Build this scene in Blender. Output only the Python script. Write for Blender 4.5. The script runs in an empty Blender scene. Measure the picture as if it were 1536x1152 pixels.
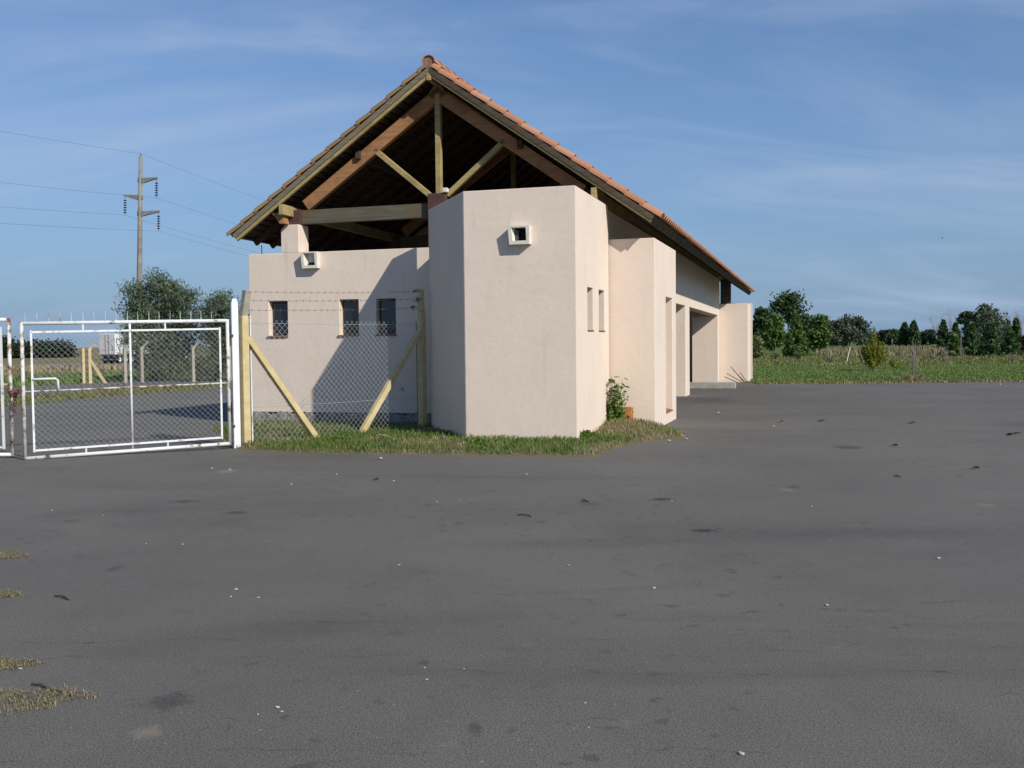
import bpy, bmesh, math, random
import numpy as np
from mathutils import Matrix, Vector
scene = bpy.context.scene
R = math.radians

# ------------------------------------------------------------------ camera
FPX, HZ, ROLL, CH = 1560.0, 514.0, R(0.6), 1.6
pitch = math.atan((576 - HZ) / FPX)
fw = np.array([0, math.cos(pitch), -math.sin(pitch)])
upv = np.cross([1, 0, 0], fw)
rt = math.cos(ROLL) * np.array([1., 0, 0]) - math.sin(ROLL) * upv
up = math.sin(ROLL) * np.array([1., 0, 0]) + math.cos(ROLL) * upv
cam_d = bpy.data.cameras.new('camera')
cam_d.sensor_width = 36.0
cam_d.lens = FPX / 1536 * 36
cam_d.clip_start, cam_d.clip_end = 0.1, 9000
cam = bpy.data.objects.new('camera', cam_d)
scene.collection.objects.link(cam)
cam.matrix_world = Matrix([[rt[0], up[0], -fw[0], 0], [rt[1], up[1], -fw[1], 0],
                           [rt[2], up[2], -fw[2], CH], [0, 0, 0, 1]])
scene.camera = cam
scene.render.resolution_x, scene.render.resolution_y = 1024, 768

def ground_at(px, py, z=0.0):
    """where a surveyed sight line meets the level z (metres)"""
    d = fw + (px - 768) / FPX * rt - (py - 576) / FPX * up
    t = (z - CH) / d[2]
    return np.array([0, 0, CH]) + d * t

# ------------------------------------------------------------------ light
AX = R(16.6)                                  # building axis
U = np.array([math.cos(AX), -math.sin(AX), 0]); V = np.array([math.sin(AX), math.cos(AX), 0])
O = ground_at(866, 665)
def wor(u, v, z=0.0): return O + u * U + v * V + np.array([0, 0, z])
S = 1.0 * U - 0.63 * V + np.array([0, 0, 0.81])
S /= np.linalg.norm(S)
SUN_EL = math.asin(S[2]); SUN_AZ = math.atan2(S[0], S[1])
sun_d = bpy.data.lights.new('sun', 'SUN'); sun_d.energy = 4.6; sun_d.angle = R(0.53)
sun_d.color = (1.0, 0.95, 0.87)
sun = bpy.data.objects.new('sun', sun_d); scene.collection.objects.link(sun)
sun.rotation_euler = Vector(S).to_track_quat('Z', 'Y').to_euler()

world = bpy.data.worlds.new('World'); scene.world = world; world.use_nodes = True
wn, wl = world.node_tree.nodes, world.node_tree.links
wn.clear()
wo = wn.new('ShaderNodeOutputWorld'); bg = wn.new('ShaderNodeBackground')
sky = wn.new('ShaderNodeTexSky'); sky.sky_type = 'NISHITA'; sky.sun_disc = False
sky.sun_elevation = SUN_EL; sky.sun_rotation = SUN_AZ
sky.altitude = 100; sky.air_density = 1.0; sky.dust_density = 0.3; sky.ozone_density = 2.0
bg.inputs['Strength'].default_value = 0.085
# thin cirrus: stretched noise on a flat cloud layer over the whole sky
tc = wn.new('ShaderNodeTexCoord'); sep = wn.new('ShaderNodeSeparateXYZ')
wl.new(tc.outputs['Generated'], sep.inputs[0])
def wmath(op, a, b=None):
    n = wn.new('ShaderNodeMath'); n.operation = op
    for i, x in enumerate((a, b)):
        if x is None: continue
        if isinstance(x, (int, float)): n.inputs[i].default_value = x
        else: wl.new(x, n.inputs[i])
    return n.outputs[0]
zz = wmath('ADD', wmath('MAXIMUM', sep.outputs[2], 0.0), 0.30)
cmb = wn.new('ShaderNodeCombineXYZ')
wl.new(wmath('DIVIDE', sep.outputs[0], zz), cmb.inputs[0]); wl.new(wmath('DIVIDE', sep.outputs[1], zz), cmb.inputs[1])
def wisps(rot, sx, sy, scale, lo, hi, detail, dist):
    mp = wn.new('ShaderNodeMapping'); mp.inputs['Rotation'].default_value = (0, 0, R(rot))
    mp.inputs['Scale'].default_value = (sx, sy, 1)
    wl.new(cmb.outputs[0], mp.inputs[0])
    nz = wn.new('ShaderNodeTexNoise'); nz.inputs['Scale'].default_value = scale
    nz.inputs['Detail'].default_value = detail; nz.inputs['Distortion'].default_value = dist
    nz.inputs['Roughness'].default_value = 0.55
    wl.new(mp.outputs[0], nz.inputs['Vector'])
    mr = wn.new('ShaderNodeMapRange'); mr.interpolation_type = 'SMOOTHSTEP'
    mr.inputs['From Min'].default_value = lo; mr.inputs['From Max'].default_value = hi
    wl.new(nz.outputs[0], mr.inputs['Value'])
    return mr.outputs[0]
w1 = wisps(-40, 0.42, 1.55, 1.15, 0.44, 0.80, 9, 1.1)
w2 = wisps(-62, 0.55, 1.6, 2.1, 0.46, 0.82, 9, 1.5)
cf = wmath('MINIMUM', wmath('ADD', wmath('MULTIPLY', w1, 0.55), wmath('MULTIPLY', w2, 0.32)), 0.6)
mixc = wn.new('ShaderNodeMix'); mixc.data_type = 'RGBA'
mixc.inputs['B'].default_value = (5.0, 6.2, 8.3, 1)
wl.new(cf, mixc.inputs['Factor'])
# clear blue air, with the pale blue haze that lies round the whole horizon
tint = wn.new('ShaderNodeMix'); tint.data_type = 'RGBA'; tint.blend_type = 'MULTIPLY'; tint.inputs['Factor'].default_value = 1.0
tint.inputs['B'].default_value = (0.78, 1.00, 1.31, 1); wl.new(sky.outputs[0], tint.inputs['A'])
hz = wn.new('ShaderNodeMix'); hz.data_type = 'RGBA'; hz.inputs['B'].default_value = (2.55, 3.95, 5.95, 1)
wl.new(wmath('POWER', 2.718, wmath('MULTIPLY', wmath('MAXIMUM', sep.outputs[2], 0.0), -5.0)), hz.inputs['Factor'])
wl.new(tint.outputs['Result'], hz.inputs['A']); wl.new(hz.outputs['Result'], mixc.inputs['A'])
wl.new(mixc.outputs['Result'], bg.inputs['Color']); wl.new(bg.outputs[0], wo.inputs[0])

vs = scene.view_settings
scene.display_settings.display_device = 'sRGB'
vs.view_transform = 'Standard'; vs.look = 'None'; vs.exposure = 0.0; vs.gamma = 1.0
vs.use_curve_mapping = False

# ------------------------------------------------------------------ helpers
rng = np.random.default_rng(7); random.seed(7)
col = scene.collection
def put(o, parent=None, mat=None, label=None, cat=None, group=None, kind=None):
    col.objects.link(o)
    if parent is not None: o.parent = parent
    if mat is not None: o.data.materials.clear(); o.data.materials.append(mat)
    for k, x in (('label', label), ('category', cat), ('group', group), ('kind', kind)):
        if x: o[k] = x
    return o
def empty(name, loc, rz=0.0, **kw):
    o = bpy.data.objects.new(name, None); o.location = [float(c) for c in loc]; o.rotation_euler = (0, 0, rz)
    o.empty_display_size = 0.2
    return put(o, **kw)

class MB:
    """collects faces, builds ONE mesh object"""
    def __init__(s): s.v, s.f = [], []
    def add(s, vs, fs):
        n = len(s.v); s.v += [tuple(float(c) for c in p) for p in vs]
        s.f += [tuple(i + n for i in f) for f in fs]; return s
    def box(s, a, b):
        x0, y0, z0 = a; x1, y1, z1 = b
        return s.add([(x0,y0,z0),(x1,y0,z0),(x1,y1,z0),(x0,y1,z0),(x0,y0,z1),(x1,y0,z1),(x1,y1,z1),(x0,y1,z1)],
                     [(0,3,2,1),(4,5,6,7),(0,1,5,4),(1,2,6,5),(2,3,7,6),(3,0,4,7)])
    def bar(s, p, q, w, h, upd=(0,0,1)):
        """square bar from p to q, w across, h along upd"""
        p, q, upd = np.array(p, float), np.array(q, float), np.array(upd, float)
        d = (q - p) / np.linalg.norm(q - p)
        a = np.cross(d, upd); a /= np.linalg.norm(a); b = np.cross(a, d)
        c = [(-1,-1),(1,-1),(1,1),(-1,1)]
        vs_ = [p + a*i*w/2 + b*j*h/2 for i, j in c] + [q + a*i*w/2 + b*j*h/2 for i, j in c]
        return s.add(vs_, [(3,2,1,0),(4,5,6,7),(0,1,5,4),(1,2,6,5),(2,3,7,6),(3,0,4,7)])
    def tube(s, pts, rad, n=6, caps=True):
        pts = [np.array(p, float) for p in pts]
        if not hasattr(rad, '__len__'): rad = [rad] * len(pts)
        base = len(s.v); vs_ = []
        for i, p in enumerate(pts):
            d = pts[min(i+1, len(pts)-1)] - pts[max(i-1, 0)]; d = d / (np.linalg.norm(d) + 1e-9)
            ref = np.array([0, 0, 1.]) if abs(d[2]) < 0.9 else np.array([1., 0, 0])
            a = np.cross(d, ref); a /= np.linalg.norm(a); b = np.cross(d, a)
            for k in range(n):
                t = 2*math.pi*k/n
                vs_.append(p + rad[i]*(math.cos(t)*a + math.sin(t)*b))
        fs = []
        for i in range(len(pts)-1):
            for k in range(n):
                k2 = (k+1) % n
                fs.append((i*n+k, i*n+k2, (i+1)*n+k2, (i+1)*n+k))
        if caps:
            fs.append(tuple(range(n))[::-1]); fs.append(tuple((len(pts)-1)*n+k for k in range(n)))
        return s.add(vs_, fs)
    def wall(s, scuts, zcuts, holes, t0, t1, tf):
        """wall slab on a grid of cuts; holes = cells (i,j) left open; tf(s,t,z)->point"""
        ns, nz = len(scuts)-1, len(zcuts)-1
        solid = lambda i, j: 0 <= i < ns and 0 <= j < nz and (i, j) not in holes
        for i in range(ns):
            for j in range(nz):
                if not solid(i, j): continue
                s0, s1, z0, z1 = scuts[i], scuts[i+1], zcuts[j], zcuts[j+1]
                q = lambda *P: s.add([tf(*p) for p in P], [(0,1,2,3)])
                q((s0,t0,z0),(s1,t0,z0),(s1,t0,z1),(s0,t0,z1)); q((s1,t1,z0),(s0,t1,z0),(s0,t1,z1),(s1,t1,z1))
                if not solid(i-1, j): q((s0,t1,z0),(s0,t0,z0),(s0,t0,z1),(s0,t1,z1))
                if not solid(i+1, j): q((s1,t0,z0),(s1,t1,z0),(s1,t1,z1),(s1,t0,z1))
                if not solid(i, j-1): q((s0,t0,z0),(s0,t1,z0),(s1,t1,z0),(s1,t0,z0))
                if not solid(i, j+1): q((s0,t0,z1),(s1,t0,z1),(s1,t1,z1),(s0,t1,z1))
        return s
    def mesh(s, name, smooth=False, bevel=0.0, weld=False):
        me = bpy.data.meshes.new(name); me.from_pydata(s.v, [], s.f)
        bm = bmesh.new(); bm.from_mesh(me)
        if weld or bevel: bmesh.ops.remove_doubles(bm, verts=bm.verts, dist=1e-4)
        bmesh.ops.recalc_face_normals(bm, faces=bm.faces)
        if bevel:
            es = [e for e in bm.edges if len(e.link_faces) == 2 and e.calc_face_angle(0) > 0.5]
            bmesh.ops.bevel(bm, geom=es, offset=bevel, segments=1, affect='EDGES')
        bm.to_mesh(me); bm.free()
        if smooth:
            me.polygons.foreach_set('use_smooth', [True]*len(me.polygons))
        return me
    def obj(s, name, mat, parent=None, smooth=False, bevel=0.0, weld=False, **kw):
        return put(bpy.data.objects.new(name, s.mesh(name, smooth, bevel, weld)), parent, mat, **kw)

def np_mesh(name, verts, faces4):
    """fast quad mesh from arrays"""
    verts = np.asarray(verts, np.float32).reshape(-1, 3); faces4 = np.asarray(faces4, np.int32)
    me = bpy.data.meshes.new(name); k = faces4.shape[1]
    me.vertices.add(len(verts)); me.vertices.foreach_set('co', verts.ravel())
    me.loops.add(faces4.size); me.loops.foreach_set('vertex_index', faces4.ravel())
    me.polygons.add(len(faces4))
    me.polygons.foreach_set('loop_start', np.arange(0, faces4.size, k, dtype=np.int32))
    me.polygons.foreach_set('loop_total', np.full(len(faces4), k, np.int32))
    me.update(calc_edges=True); me.validate()
    return me

# ------------------------------------------------------------------ materials
class NT:
    def __init__(s, name, rough=0.8, spec=0.3):
        s.m = bpy.data.materials.new(name); s.m.use_nodes = True
        s.t = s.m.node_tree; s.n = s.t.nodes; s.l = s.t.links
        s.b = s.n['Principled BSDF']; s.b.inputs['Roughness'].default_value = rough
        s.b.inputs['Specular IOR Level'].default_value = spec
        s.co = s.n.new('ShaderNodeTexCoord').outputs['Object']
        s.h = None
    def noise(s, scale, detail=4, rough=0.6, sc=(1,1,1), dist=0.0, off=(0,0,0)):
        mp = s.n.new('ShaderNodeMapping'); mp.inputs['Scale'].default_value = sc; mp.inputs['Location'].default_value = off
        s.l.new(s.co, mp.inputs[0])
        n = s.n.new('ShaderNodeTexNoise'); n.inputs['Scale'].default_value = scale
        n.inputs['Detail'].default_value = detail; n.inputs['Roughness'].default_value = rough
        n.inputs['Distortion'].default_value = dist
        s.l.new(mp.outputs[0], n.inputs['Vector']); return n.outputs[0]
    def ramp(s, x, lo, hi):
        r = s.n.new('ShaderNodeMapRange'); r.interpolation_type = 'SMOOTHSTEP'
        r.inputs['From Min'].default_value = lo; r.inputs['From Max'].default_value = hi
        s.l.new(x, r.inputs['Value']); return r.outputs[0]
    def math(s, op, a, b=None):
        n = s.n.new('ShaderNodeMath'); n.operation = op
        for i, x in enumerate((a, b)):
            if x is None: continue
            if isinstance(x, (int, float)): n.inputs[i].default_value = x
            else: s.l.new(x, n.inputs[i])
        return n.outputs[0]
    def mix(s, f, a, b):
        n = s.n.new('ShaderNodeMix'); n.data_type = 'RGBA'
        for k, x in (('Factor', f), ('A', a), ('B', b)):
            if isinstance(x, (int, float)): n.inputs[k].default_value = x
            elif isinstance(x, tuple): n.inputs[k].default_value = (*x, 1)
            else: s.l.new(x, n.inputs[k])
        return n.outputs['Result']
    def rand(s):
        return s.n.new('ShaderNodeNewGeometry').outputs['Random Per Island']
    def objrand(s):
        return s.n.new('ShaderNodeObjectInfo').outputs['Random']
    def color(s, c):
        if isinstance(c, tuple): s.b.inputs['Base Color'].default_value = (*c, 1)
        else: s.l.new(c, s.b.inputs['Base Color'])
        return s
    def bump(s, h, strength=0.3, dist=0.01):
        b = s.n.new('ShaderNodeBump'); b.inputs['Strength'].default_value = strength; b.inputs['Distance'].default_value = dist
        s.l.new(h, b.inputs['Height']); s.l.new(b.outputs[0], s.b.inputs['Normal']); return s

def simple(name, c1, c2, scale=4, lo=0.35, hi=0.7, rough=0.8, bump=0.2, bscale=60, spec=0.3, sc=(1,1,1), metal=0.0):
    m = NT(name, rough, spec)
    m.color(m.mix(m.ramp(m.noise(scale, 5, sc=sc), lo, hi), c1, c2))
    if bump: m.bump(m.noise(bscale, 3, sc=sc), bump, 0.01)
    m.b.inputs['Metallic'].default_value = metal
    return m.m

def stucco():
    m = NT('cream_stucco', 0.9, 0.2)
    base = m.mix(m.ramp(m.noise(1.3, 4), 0.3, 0.75), (0.755, 0.635, 0.525), (0.715, 0.595, 0.485))
    base = m.mix(m.math('MULTIPLY', m.ramp(m.noise(9, 6, 0.7), 0.45, 0.75), 0.22), base, (0.60, 0.49, 0.41))
    # rain streaks and grime of their own shape
    st = m.ramp(m.noise(3.2, 6, 0.65, sc=(1.6, 1.6, 0.16)), 0.58, 0.82)
    base = m.mix(m.math('MULTIPLY', st, 0.40), base, (0.40, 0.33, 0.28))
    sp = m.ramp(m.noise(26, 2, 0.5), 0.74, 0.80)
    base = m.mix(m.math('MULTIPLY', sp, 0.35), base, (0.30, 0.25, 0.21))
    # horizontal shuttering / trowel lines
    hl = m.ramp(m.noise(5, 3, 0.5, sc=(0.15, 0.15, 3.0)), 0.62, 0.75)
    base = m.mix(m.math('MULTIPLY', hl, 0.16), base, (0.52, 0.43, 0.36))
    m.color(base)
    h = m.math('ADD', m.noise(90, 3), m.math('MULTIPLY', m.noise(6, 4), 1.6))
    m.bump(h, 0.28, 0.012)
    return m.m
def asphalt(name, dark, light, stains=()):
    m = NT(name, 0.88, 0.35)
    c = m.mix(m.ramp(m.noise(0.22, 6, 0.62), 0.32, 0.72), dark, light)
    c = m.mix(m.math('MULTIPLY', m.ramp(m.noise(1.1, 5, 0.65, sc=(1, 0.55, 1), off=(3, 9, 0)), 0.52, 0.78), 0.35), c, tuple(x*0.62 for x in dark))
    c = m.mix(m.math('MULTIPLY', m.ramp(m.noise(0.5, 5, 0.7, off=(13, 2, 0)), 0.55, 0.8), 0.45), c, tuple(x*y for x, y in zip(light, (1.35, 1.28, 1.15))))
    # aggregate
    g = m.noise(170, 2, 0.5)
    c = m.mix(m.math('MULTIPLY', m.ramp(g, 0.50, 0.68), 0.60), c, tuple(min(1, x*2.2) for x in light))
    c = m.mix(m.math('MULTIPLY', m.ramp(m.noise(110, 2, 0.5, off=(5, 5, 5)), 0.50, 0.66), 0.75), c, tuple(x*0.42 for x in dark))
    if stains:
        # small tar spots and scuffs
        c = m.mix(m.math('MULTIPLY', m.math('MULTIPLY', m.ramp(m.noise(5.5, 4, 0.6, off=(2, 8, 0)), 0.60, 0.67), m.ramp(m.noise(0.35, 3, 0.6, off=(9, 3, 0)), 0.40, 0.58)), 0.42), c, (0.028, 0.028, 0.027))
        c = m.mix(m.math('MULTIPLY', m.ramp(m.noise(3.2, 5, 0.7, off=(21, 8, 0)), 0.62, 0.74), 0.30), c, (0.24, 0.21, 0.165))
        c = m.mix(m.math('MULTIPLY', m.ramp(m.noise(42, 2, 0.5, off=(1, 2, 3)), 0.70, 0.75), 0.6), c, (0.36, 0.34, 0.31))
        c = m.mix(m.math('MULTIPLY', m.ramp(m.noise(0.33, 5, 0.6, sc=(0.5, 1.6, 1), dist=1.6, off=(4, 1, 0)), 0.50, 0.72), 0.30), c, tuple(x*0.55 for x in dark))
        # hair cracks running across the yard
        wob = m.noise(1.3, 4, 0.6, sc=(0.8, 0.8, 1))
        sx = m.n.new('ShaderNodeSeparateXYZ'); m.l.new(m.co, sx.inputs[0])
        yy = m.math('ADD', m.math('MULTIPLY', sx.outputs[1], 3.1), m.math('MULTIPLY', wob, 2.2))
        fr = m.math('ABSOLUTE', m.math('SUBTRACT', m.math('FRACT', yy), 0.5))
        line = m.math('SUBTRACT', 1.0, m.ramp(fr, 0.004, 0.016))
        gate = m.math('MULTIPLY', m.ramp(m.noise(1.5, 3, 0.5, sc=(0.8, 2.4, 1), off=(7, 1, 0)), 0.50, 0.60),
                      m.ramp(m.noise(0.16, 2, 0.5, off=(1, 4, 2)), 0.40, 0.55))
        c = m.mix(m.math('MULTIPLY', m.math('MULTIPLY', line, gate), 0.6), c, (0.018, 0.018, 0.018))
        wx = m.math('MULTIPLY', m.math('SUBTRACT', m.noise(14, 8, 0.8), 0.5), 2.6)
        for (x, y, rx, ry, dens, colr) in stains:
            dx = m.math('DIVIDE', m.math('SUBTRACT', sx.outputs[0], x), rx)
            dy = m.math('DIVIDE', m.math('SUBTRACT', sx.outputs[1], y), ry)
            rr = m.math('SQRT', m.math('ADD', m.math('MULTIPLY', dx, dx), m.math('MULTIPLY', dy, dy)))
            rr = m.math('ADD', rr, m.math('MULTIPLY', wx, 1.3))
            f = m.math('SUBTRACT', 1.0, m.ramp(rr, 0.30, 1.05))
            c = m.mix(m.math('MULTIPLY', f, dens), c, colr)
    m.color(c)
    m.bump(m.math('ADD', g, m.math('MULTIPLY', m.noise(30, 3), 0.6)), 0.4, 0.006)
    return m.m
def wood(name, a, b, c, sc=(2, 30, 30), amt=0.6):
    m = NT(name, 0.8, 0.25)
    g = m.noise(1.0, 5, 0.6, sc=sc, dist=0.3)
    k = m.mix(m.ramp(g, 0.3, 0.7), a, b)
    k = m.mix(m.math('MULTIPLY', m.ramp(m.noise(2.2, 4, 0.7), 0.45, 0.7), amt), k, c)
    m.color(k); m.bump(g, 0.25, 0.004); return m.m
def tile_mat(name, lo, hi, moss, amt):
    m = NT(name, 0.85, 0.2)
    k = m.mix(m.objrand(), lo, hi)
    k = m.mix(m.math('MULTIPLY', m.rand(), 0.5), k, tuple(x*0.72 for x in lo))
    k = m.mix(m.math('MULTIPLY', m.ramp(m.noise(7, 5, 0.7), 0.5, 0.75), amt), k, moss)
    m.color(k); m.bump(m.noise(45, 3), 0.3, 0.006); return m.m
def leaf_mat(name, a, b, dry=None, trans=0.25):
    m = NT(name, 0.6, 0.25)
    r = m.rand()
    k = m.mix(r, a, b)
    if dry: k = m.mix(m.ramp(m.noise(0.9, 3), 0.5, 0.72), k, dry)
    m.color(k)
    if trans:
        tr = m.n.new('ShaderNodeBsdfTranslucent'); m.l.new(k, tr.inputs[0])
        mx = m.n.new('ShaderNodeMixShader'); mx.inputs[0].default_value = trans
        out = m.n['Material Output']
        m.l.new(m.b.outputs[0], mx.inputs[1]); m.l.new(tr.outputs[0], mx.inputs[2]); m.l.new(mx.outputs[0], out.inputs[0])
    return m.m
def rusty(name, paint, amt_lo, amt_hi):
    m = NT(name, 0.55, 0.4)
    f = m.ramp(m.noise(5.5, 6, 0.75), amt_lo, amt_hi)
    k = m.mix(m.ramp(m.noise(40, 3), 0.3, 0.7), (0.10, 0.035, 0.015), (0.20, 0.085, 0.04))
    m.color(m.mix(f, paint, k)); m.bump(m.noise(60, 3), 0.3, 0.004); return m.m

M = {}
M['stucco'] = stucco()
M['plinth'] = simple('bare_cement', (0.17, 0.165, 0.15), (0.32, 0.30, 0.27), 9, bump=0.8, bscale=25)
M['sill'] = simple('clay_sill', (0.22, 0.085, 0.06), (0.33, 0.15, 0.10), 12)
M['glass'] = NT('window_glass', 0.06, 0.6).color((0.012, 0.016, 0.022)).m
M['win_frame'] = simple('dark_frame', (0.04, 0.04, 0.045), (0.07, 0.065, 0.06), 9, rough=0.5)
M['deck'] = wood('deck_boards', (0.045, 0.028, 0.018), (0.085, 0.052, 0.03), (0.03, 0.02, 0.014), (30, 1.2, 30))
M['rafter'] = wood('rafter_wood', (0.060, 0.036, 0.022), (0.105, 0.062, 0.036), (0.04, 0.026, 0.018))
M['yellow_wood'] = wood('yellowed_wood', (0.33, 0.25, 0.10), (0.42, 0.33, 0.15), (0.17, 0.13, 0.07))
M['grey_wood'] = wood('weathered_grey_wood', (0.14, 0.12, 0.085), (0.23, 0.20, 0.145), (0.26, 0.17, 0.06))
M['dark_wood'] = wood('dark_wood_and_shade', (0.06, 0.045, 0.032), (0.10, 0.075, 0.05), (0.12, 0.095, 0.06))  # dark timber tone, also the shade painted on the right barge board
M['beam_wood'] = wood('aged_beam', (0.085, 0.075, 0.052), (0.14, 0.125, 0.09), (0.13, 0.085, 0.035))
M['red_wood'] = wood('reddish_wood', (0.30, 0.15, 0.07), (0.42, 0.22, 0.10), (0.20, 0.10, 0.05))
M['plum_wood'] = wood('plum_stained_post', (0.075, 0.038, 0.036), (0.12, 0.06, 0.055), (0.05, 0.03, 0.03))
M['tile'] = tile_mat('clay_tile', (0.40, 0.185, 0.105), (0.53, 0.27, 0.16), (0.16, 0.12, 0.07), 0.5)
M['tile_old'] = tile_mat('mossy_clay_tile', (0.30, 0.19, 0.09), (0.38, 0.24, 0.12), (0.13, 0.11, 0.05), 0.8)
M['ridge_clay'] = simple('ridge_end_clay', (0.20, 0.12, 0.08), (0.36, 0.19, 0.12), 14, bump=0.6)
M['white_paint'] = simple('white_housing_paint', (0.66, 0.62, 0.52), (0.75, 0.71, 0.61), 8, rough=0.7)
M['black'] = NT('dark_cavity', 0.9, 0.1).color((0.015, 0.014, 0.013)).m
M['gate_white'] = rusty('chipped_white_paint', (0.70, 0.71, 0.69), 0.53, 0.67)
M['gate_rust'] = rusty('rust_eaten_paint', (0.64, 0.62, 0.58), 0.46, 0.62)
M['rust'] = simple('rust', (0.11, 0.04, 0.022), (0.20, 0.085, 0.045), 25, bump=0.5)
M['wire'] = NT('galvanised_wire', 0.45, 0.5).color((0.36, 0.37, 0.36)).m
M['wire_dark'] = NT('dull_wire', 0.6, 0.4).color((0.10, 0.095, 0.085)).m
M['post_yellow'] = simple('yellowed_concrete', (0.50, 0.40, 0.20), (0.60, 0.50, 0.28), 6, bump=0.4, bscale=40)
M['post_white'] = simple('whitewashed_post', (0.70, 0.71, 0.70), (0.78, 0.78, 0.77), 7, bump=0.3)
M['post_grey_and_shade'] = simple('grey_concrete_and_shade', (0.30, 0.28, 0.22), (0.40, 0.37, 0.29), 6, bump=0.3)  # far posts' own grey, reused as painted shade on the near fence arm
M['pole'] = simple('pole_concrete', (0.20, 0.185, 0.16), (0.28, 0.26, 0.22), 1.5, bump=0.2)
M['insulator'] = NT('brown_glaze', 0.2, 0.6).color((0.05, 0.04, 0.045)).m
M['cable'] = NT('cable', 0.6, 0.3).color((0.16, 0.17, 0.19)).m
M['bark'] = simple('bark', (0.085, 0.065, 0.05), (0.16, 0.13, 0.10), 9, bump=0.7, bscale=30)
M['pale_bark'] = simple('pale_bark', (0.24, 0.20, 0.17), (0.34, 0.29, 0.25), 9, bump=0.4)
M['soil'] = simple('verge_soil', (0.16, 0.12, 0.07), (0.10, 0.105, 0.04), 2.4, bump=0.7, bscale=22)
M['concrete'] = simple('worn_concrete', (0.30, 0.285, 0.25), (0.42, 0.40, 0.36), 3, bump=0.5, bscale=40)
M['stone'] = simple('pale_stone', (0.42, 0.40, 0.37), (0.60, 0.58, 0.55), 40, bump=0.3)
M['brown_leaf'] = simple('dead_leaf', (0.17, 0.08, 0.035), (0.26, 0.13, 0.06), 30, bump=0.1)
M['twig'] = simple('dry_twig', (0.05, 0.038, 0.028), (0.11, 0.08, 0.06), 20, bump=0.3)
M['clay_block'] = simple('orange_clay_block', (0.50, 0.19, 0.06), (0.60, 0.26, 0.10), 9, bump=0.3)
M['truck_white'] = simple('trailer_white', (0.70, 0.70, 0.70), (0.80, 0.80, 0.80), 1.0, rough=0.45, bump=0.05)
M['truck_grey'] = simple('trailer_doors', (0.50, 0.46, 0.44), (0.60, 0.56, 0.54), 1.5, rough=0.5, bump=0.05)
M['tyre'] = NT('rubber', 0.85, 0.2).color((0.02, 0.02, 0.02)).m
M['steel'] = simple('dark_steel', (0.05, 0.05, 0.055), (0.09, 0.09, 0.09), 5, rough=0.5)
M['feather'] = NT('dark_feather', 0.8, 0.2).color((0.03, 0.03, 0.03)).m
stain_list = []
def stain(px, py, w, h, dens, c=(0.022, 0.022, 0.022)):
    a, b, cc = ground_at(px - w/2, py), ground_at(px + w/2, py), ground_at(px, py)
    d = abs(ground_at(px, py - h/2)[1] - ground_at(px, py + h/2)[1]) / 2
    stain_list.append((cc[0], cc[1], max((b[0]-a[0])/2*1.25, .02), max(d*1.25, .02), dens, c))
for a in [(992,749,34,5,.8),(1056,796,42,6,.8),(1272,671,44,6,.6),(253,1052,66,26,.45),(712,1094,26,20,.45),(636,994,18,8,.4),
          (884,756,34,6,.35),(172,853,22,8,.45),(276,752,42,5,.5),(354,769,40,5,.5),(1190,730,22,4,.5),(688,785,20,5,.35),
          (1300,800,520,18,.22),(880,815,400,16,.16),(1060,600,90,10,.35),(480,930,260,60,.10)]: stain(*a)
for a in [(222,1098,46,18,.35),(1180,735,24,5,.3),(340,707,30,6,.4),(1480,758,24,6,.3)]: stain(*a, c=(0.30, 0.25, 0.18))
M['asphalt'] = asphalt('worn_asphalt', (0.104, 0.0980, 0.0845), (0.146, 0.137, 0.118), stain_list)
M['road'] = asphalt('road_asphalt', (0.14, 0.14, 0.14), (0.20, 0.195, 0.19))
def field_mat():
    m = NT('meadow', 0.95, 0.1)
    sx = m.n.new('ShaderNodeSeparateXYZ'); m.l.new(m.co, sx.inputs[0])
    g = m.mix(m.ramp(m.noise(0.11, 6, 0.65), 0.3, 0.7), (0.088, 0.142, 0.030), (0.125, 0.178, 0.048))
    g = m.mix(m.math('MULTIPLY', m.ramp(m.noise(0.7, 5, 0.7), 0.48, 0.75), 0.6), g, (0.16, 0.15, 0.06))
    g = m.mix(m.math('MULTIPLY', m.ramp(m.noise(9, 3, 0.6), 0.45, 0.7), 0.5), g, (0.045, 0.075, 0.02))
    d = m.mix(m.ramp(m.noise(0.05, 5, 0.6), 0.35, 0.7), (0.24, 0.19, 0.10), (0.17, 0.15, 0.07))
    far = m.ramp(m.math('MULTIPLY', sx.outputs[0], -1.0), 42, 52)     # beyond the lane the sward is dry
    m.color(m.mix(far, g, d)); m.bump(m.noise(14, 4), 0.8, 0.05); return m.m
M['field'] = field_mat()
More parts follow.
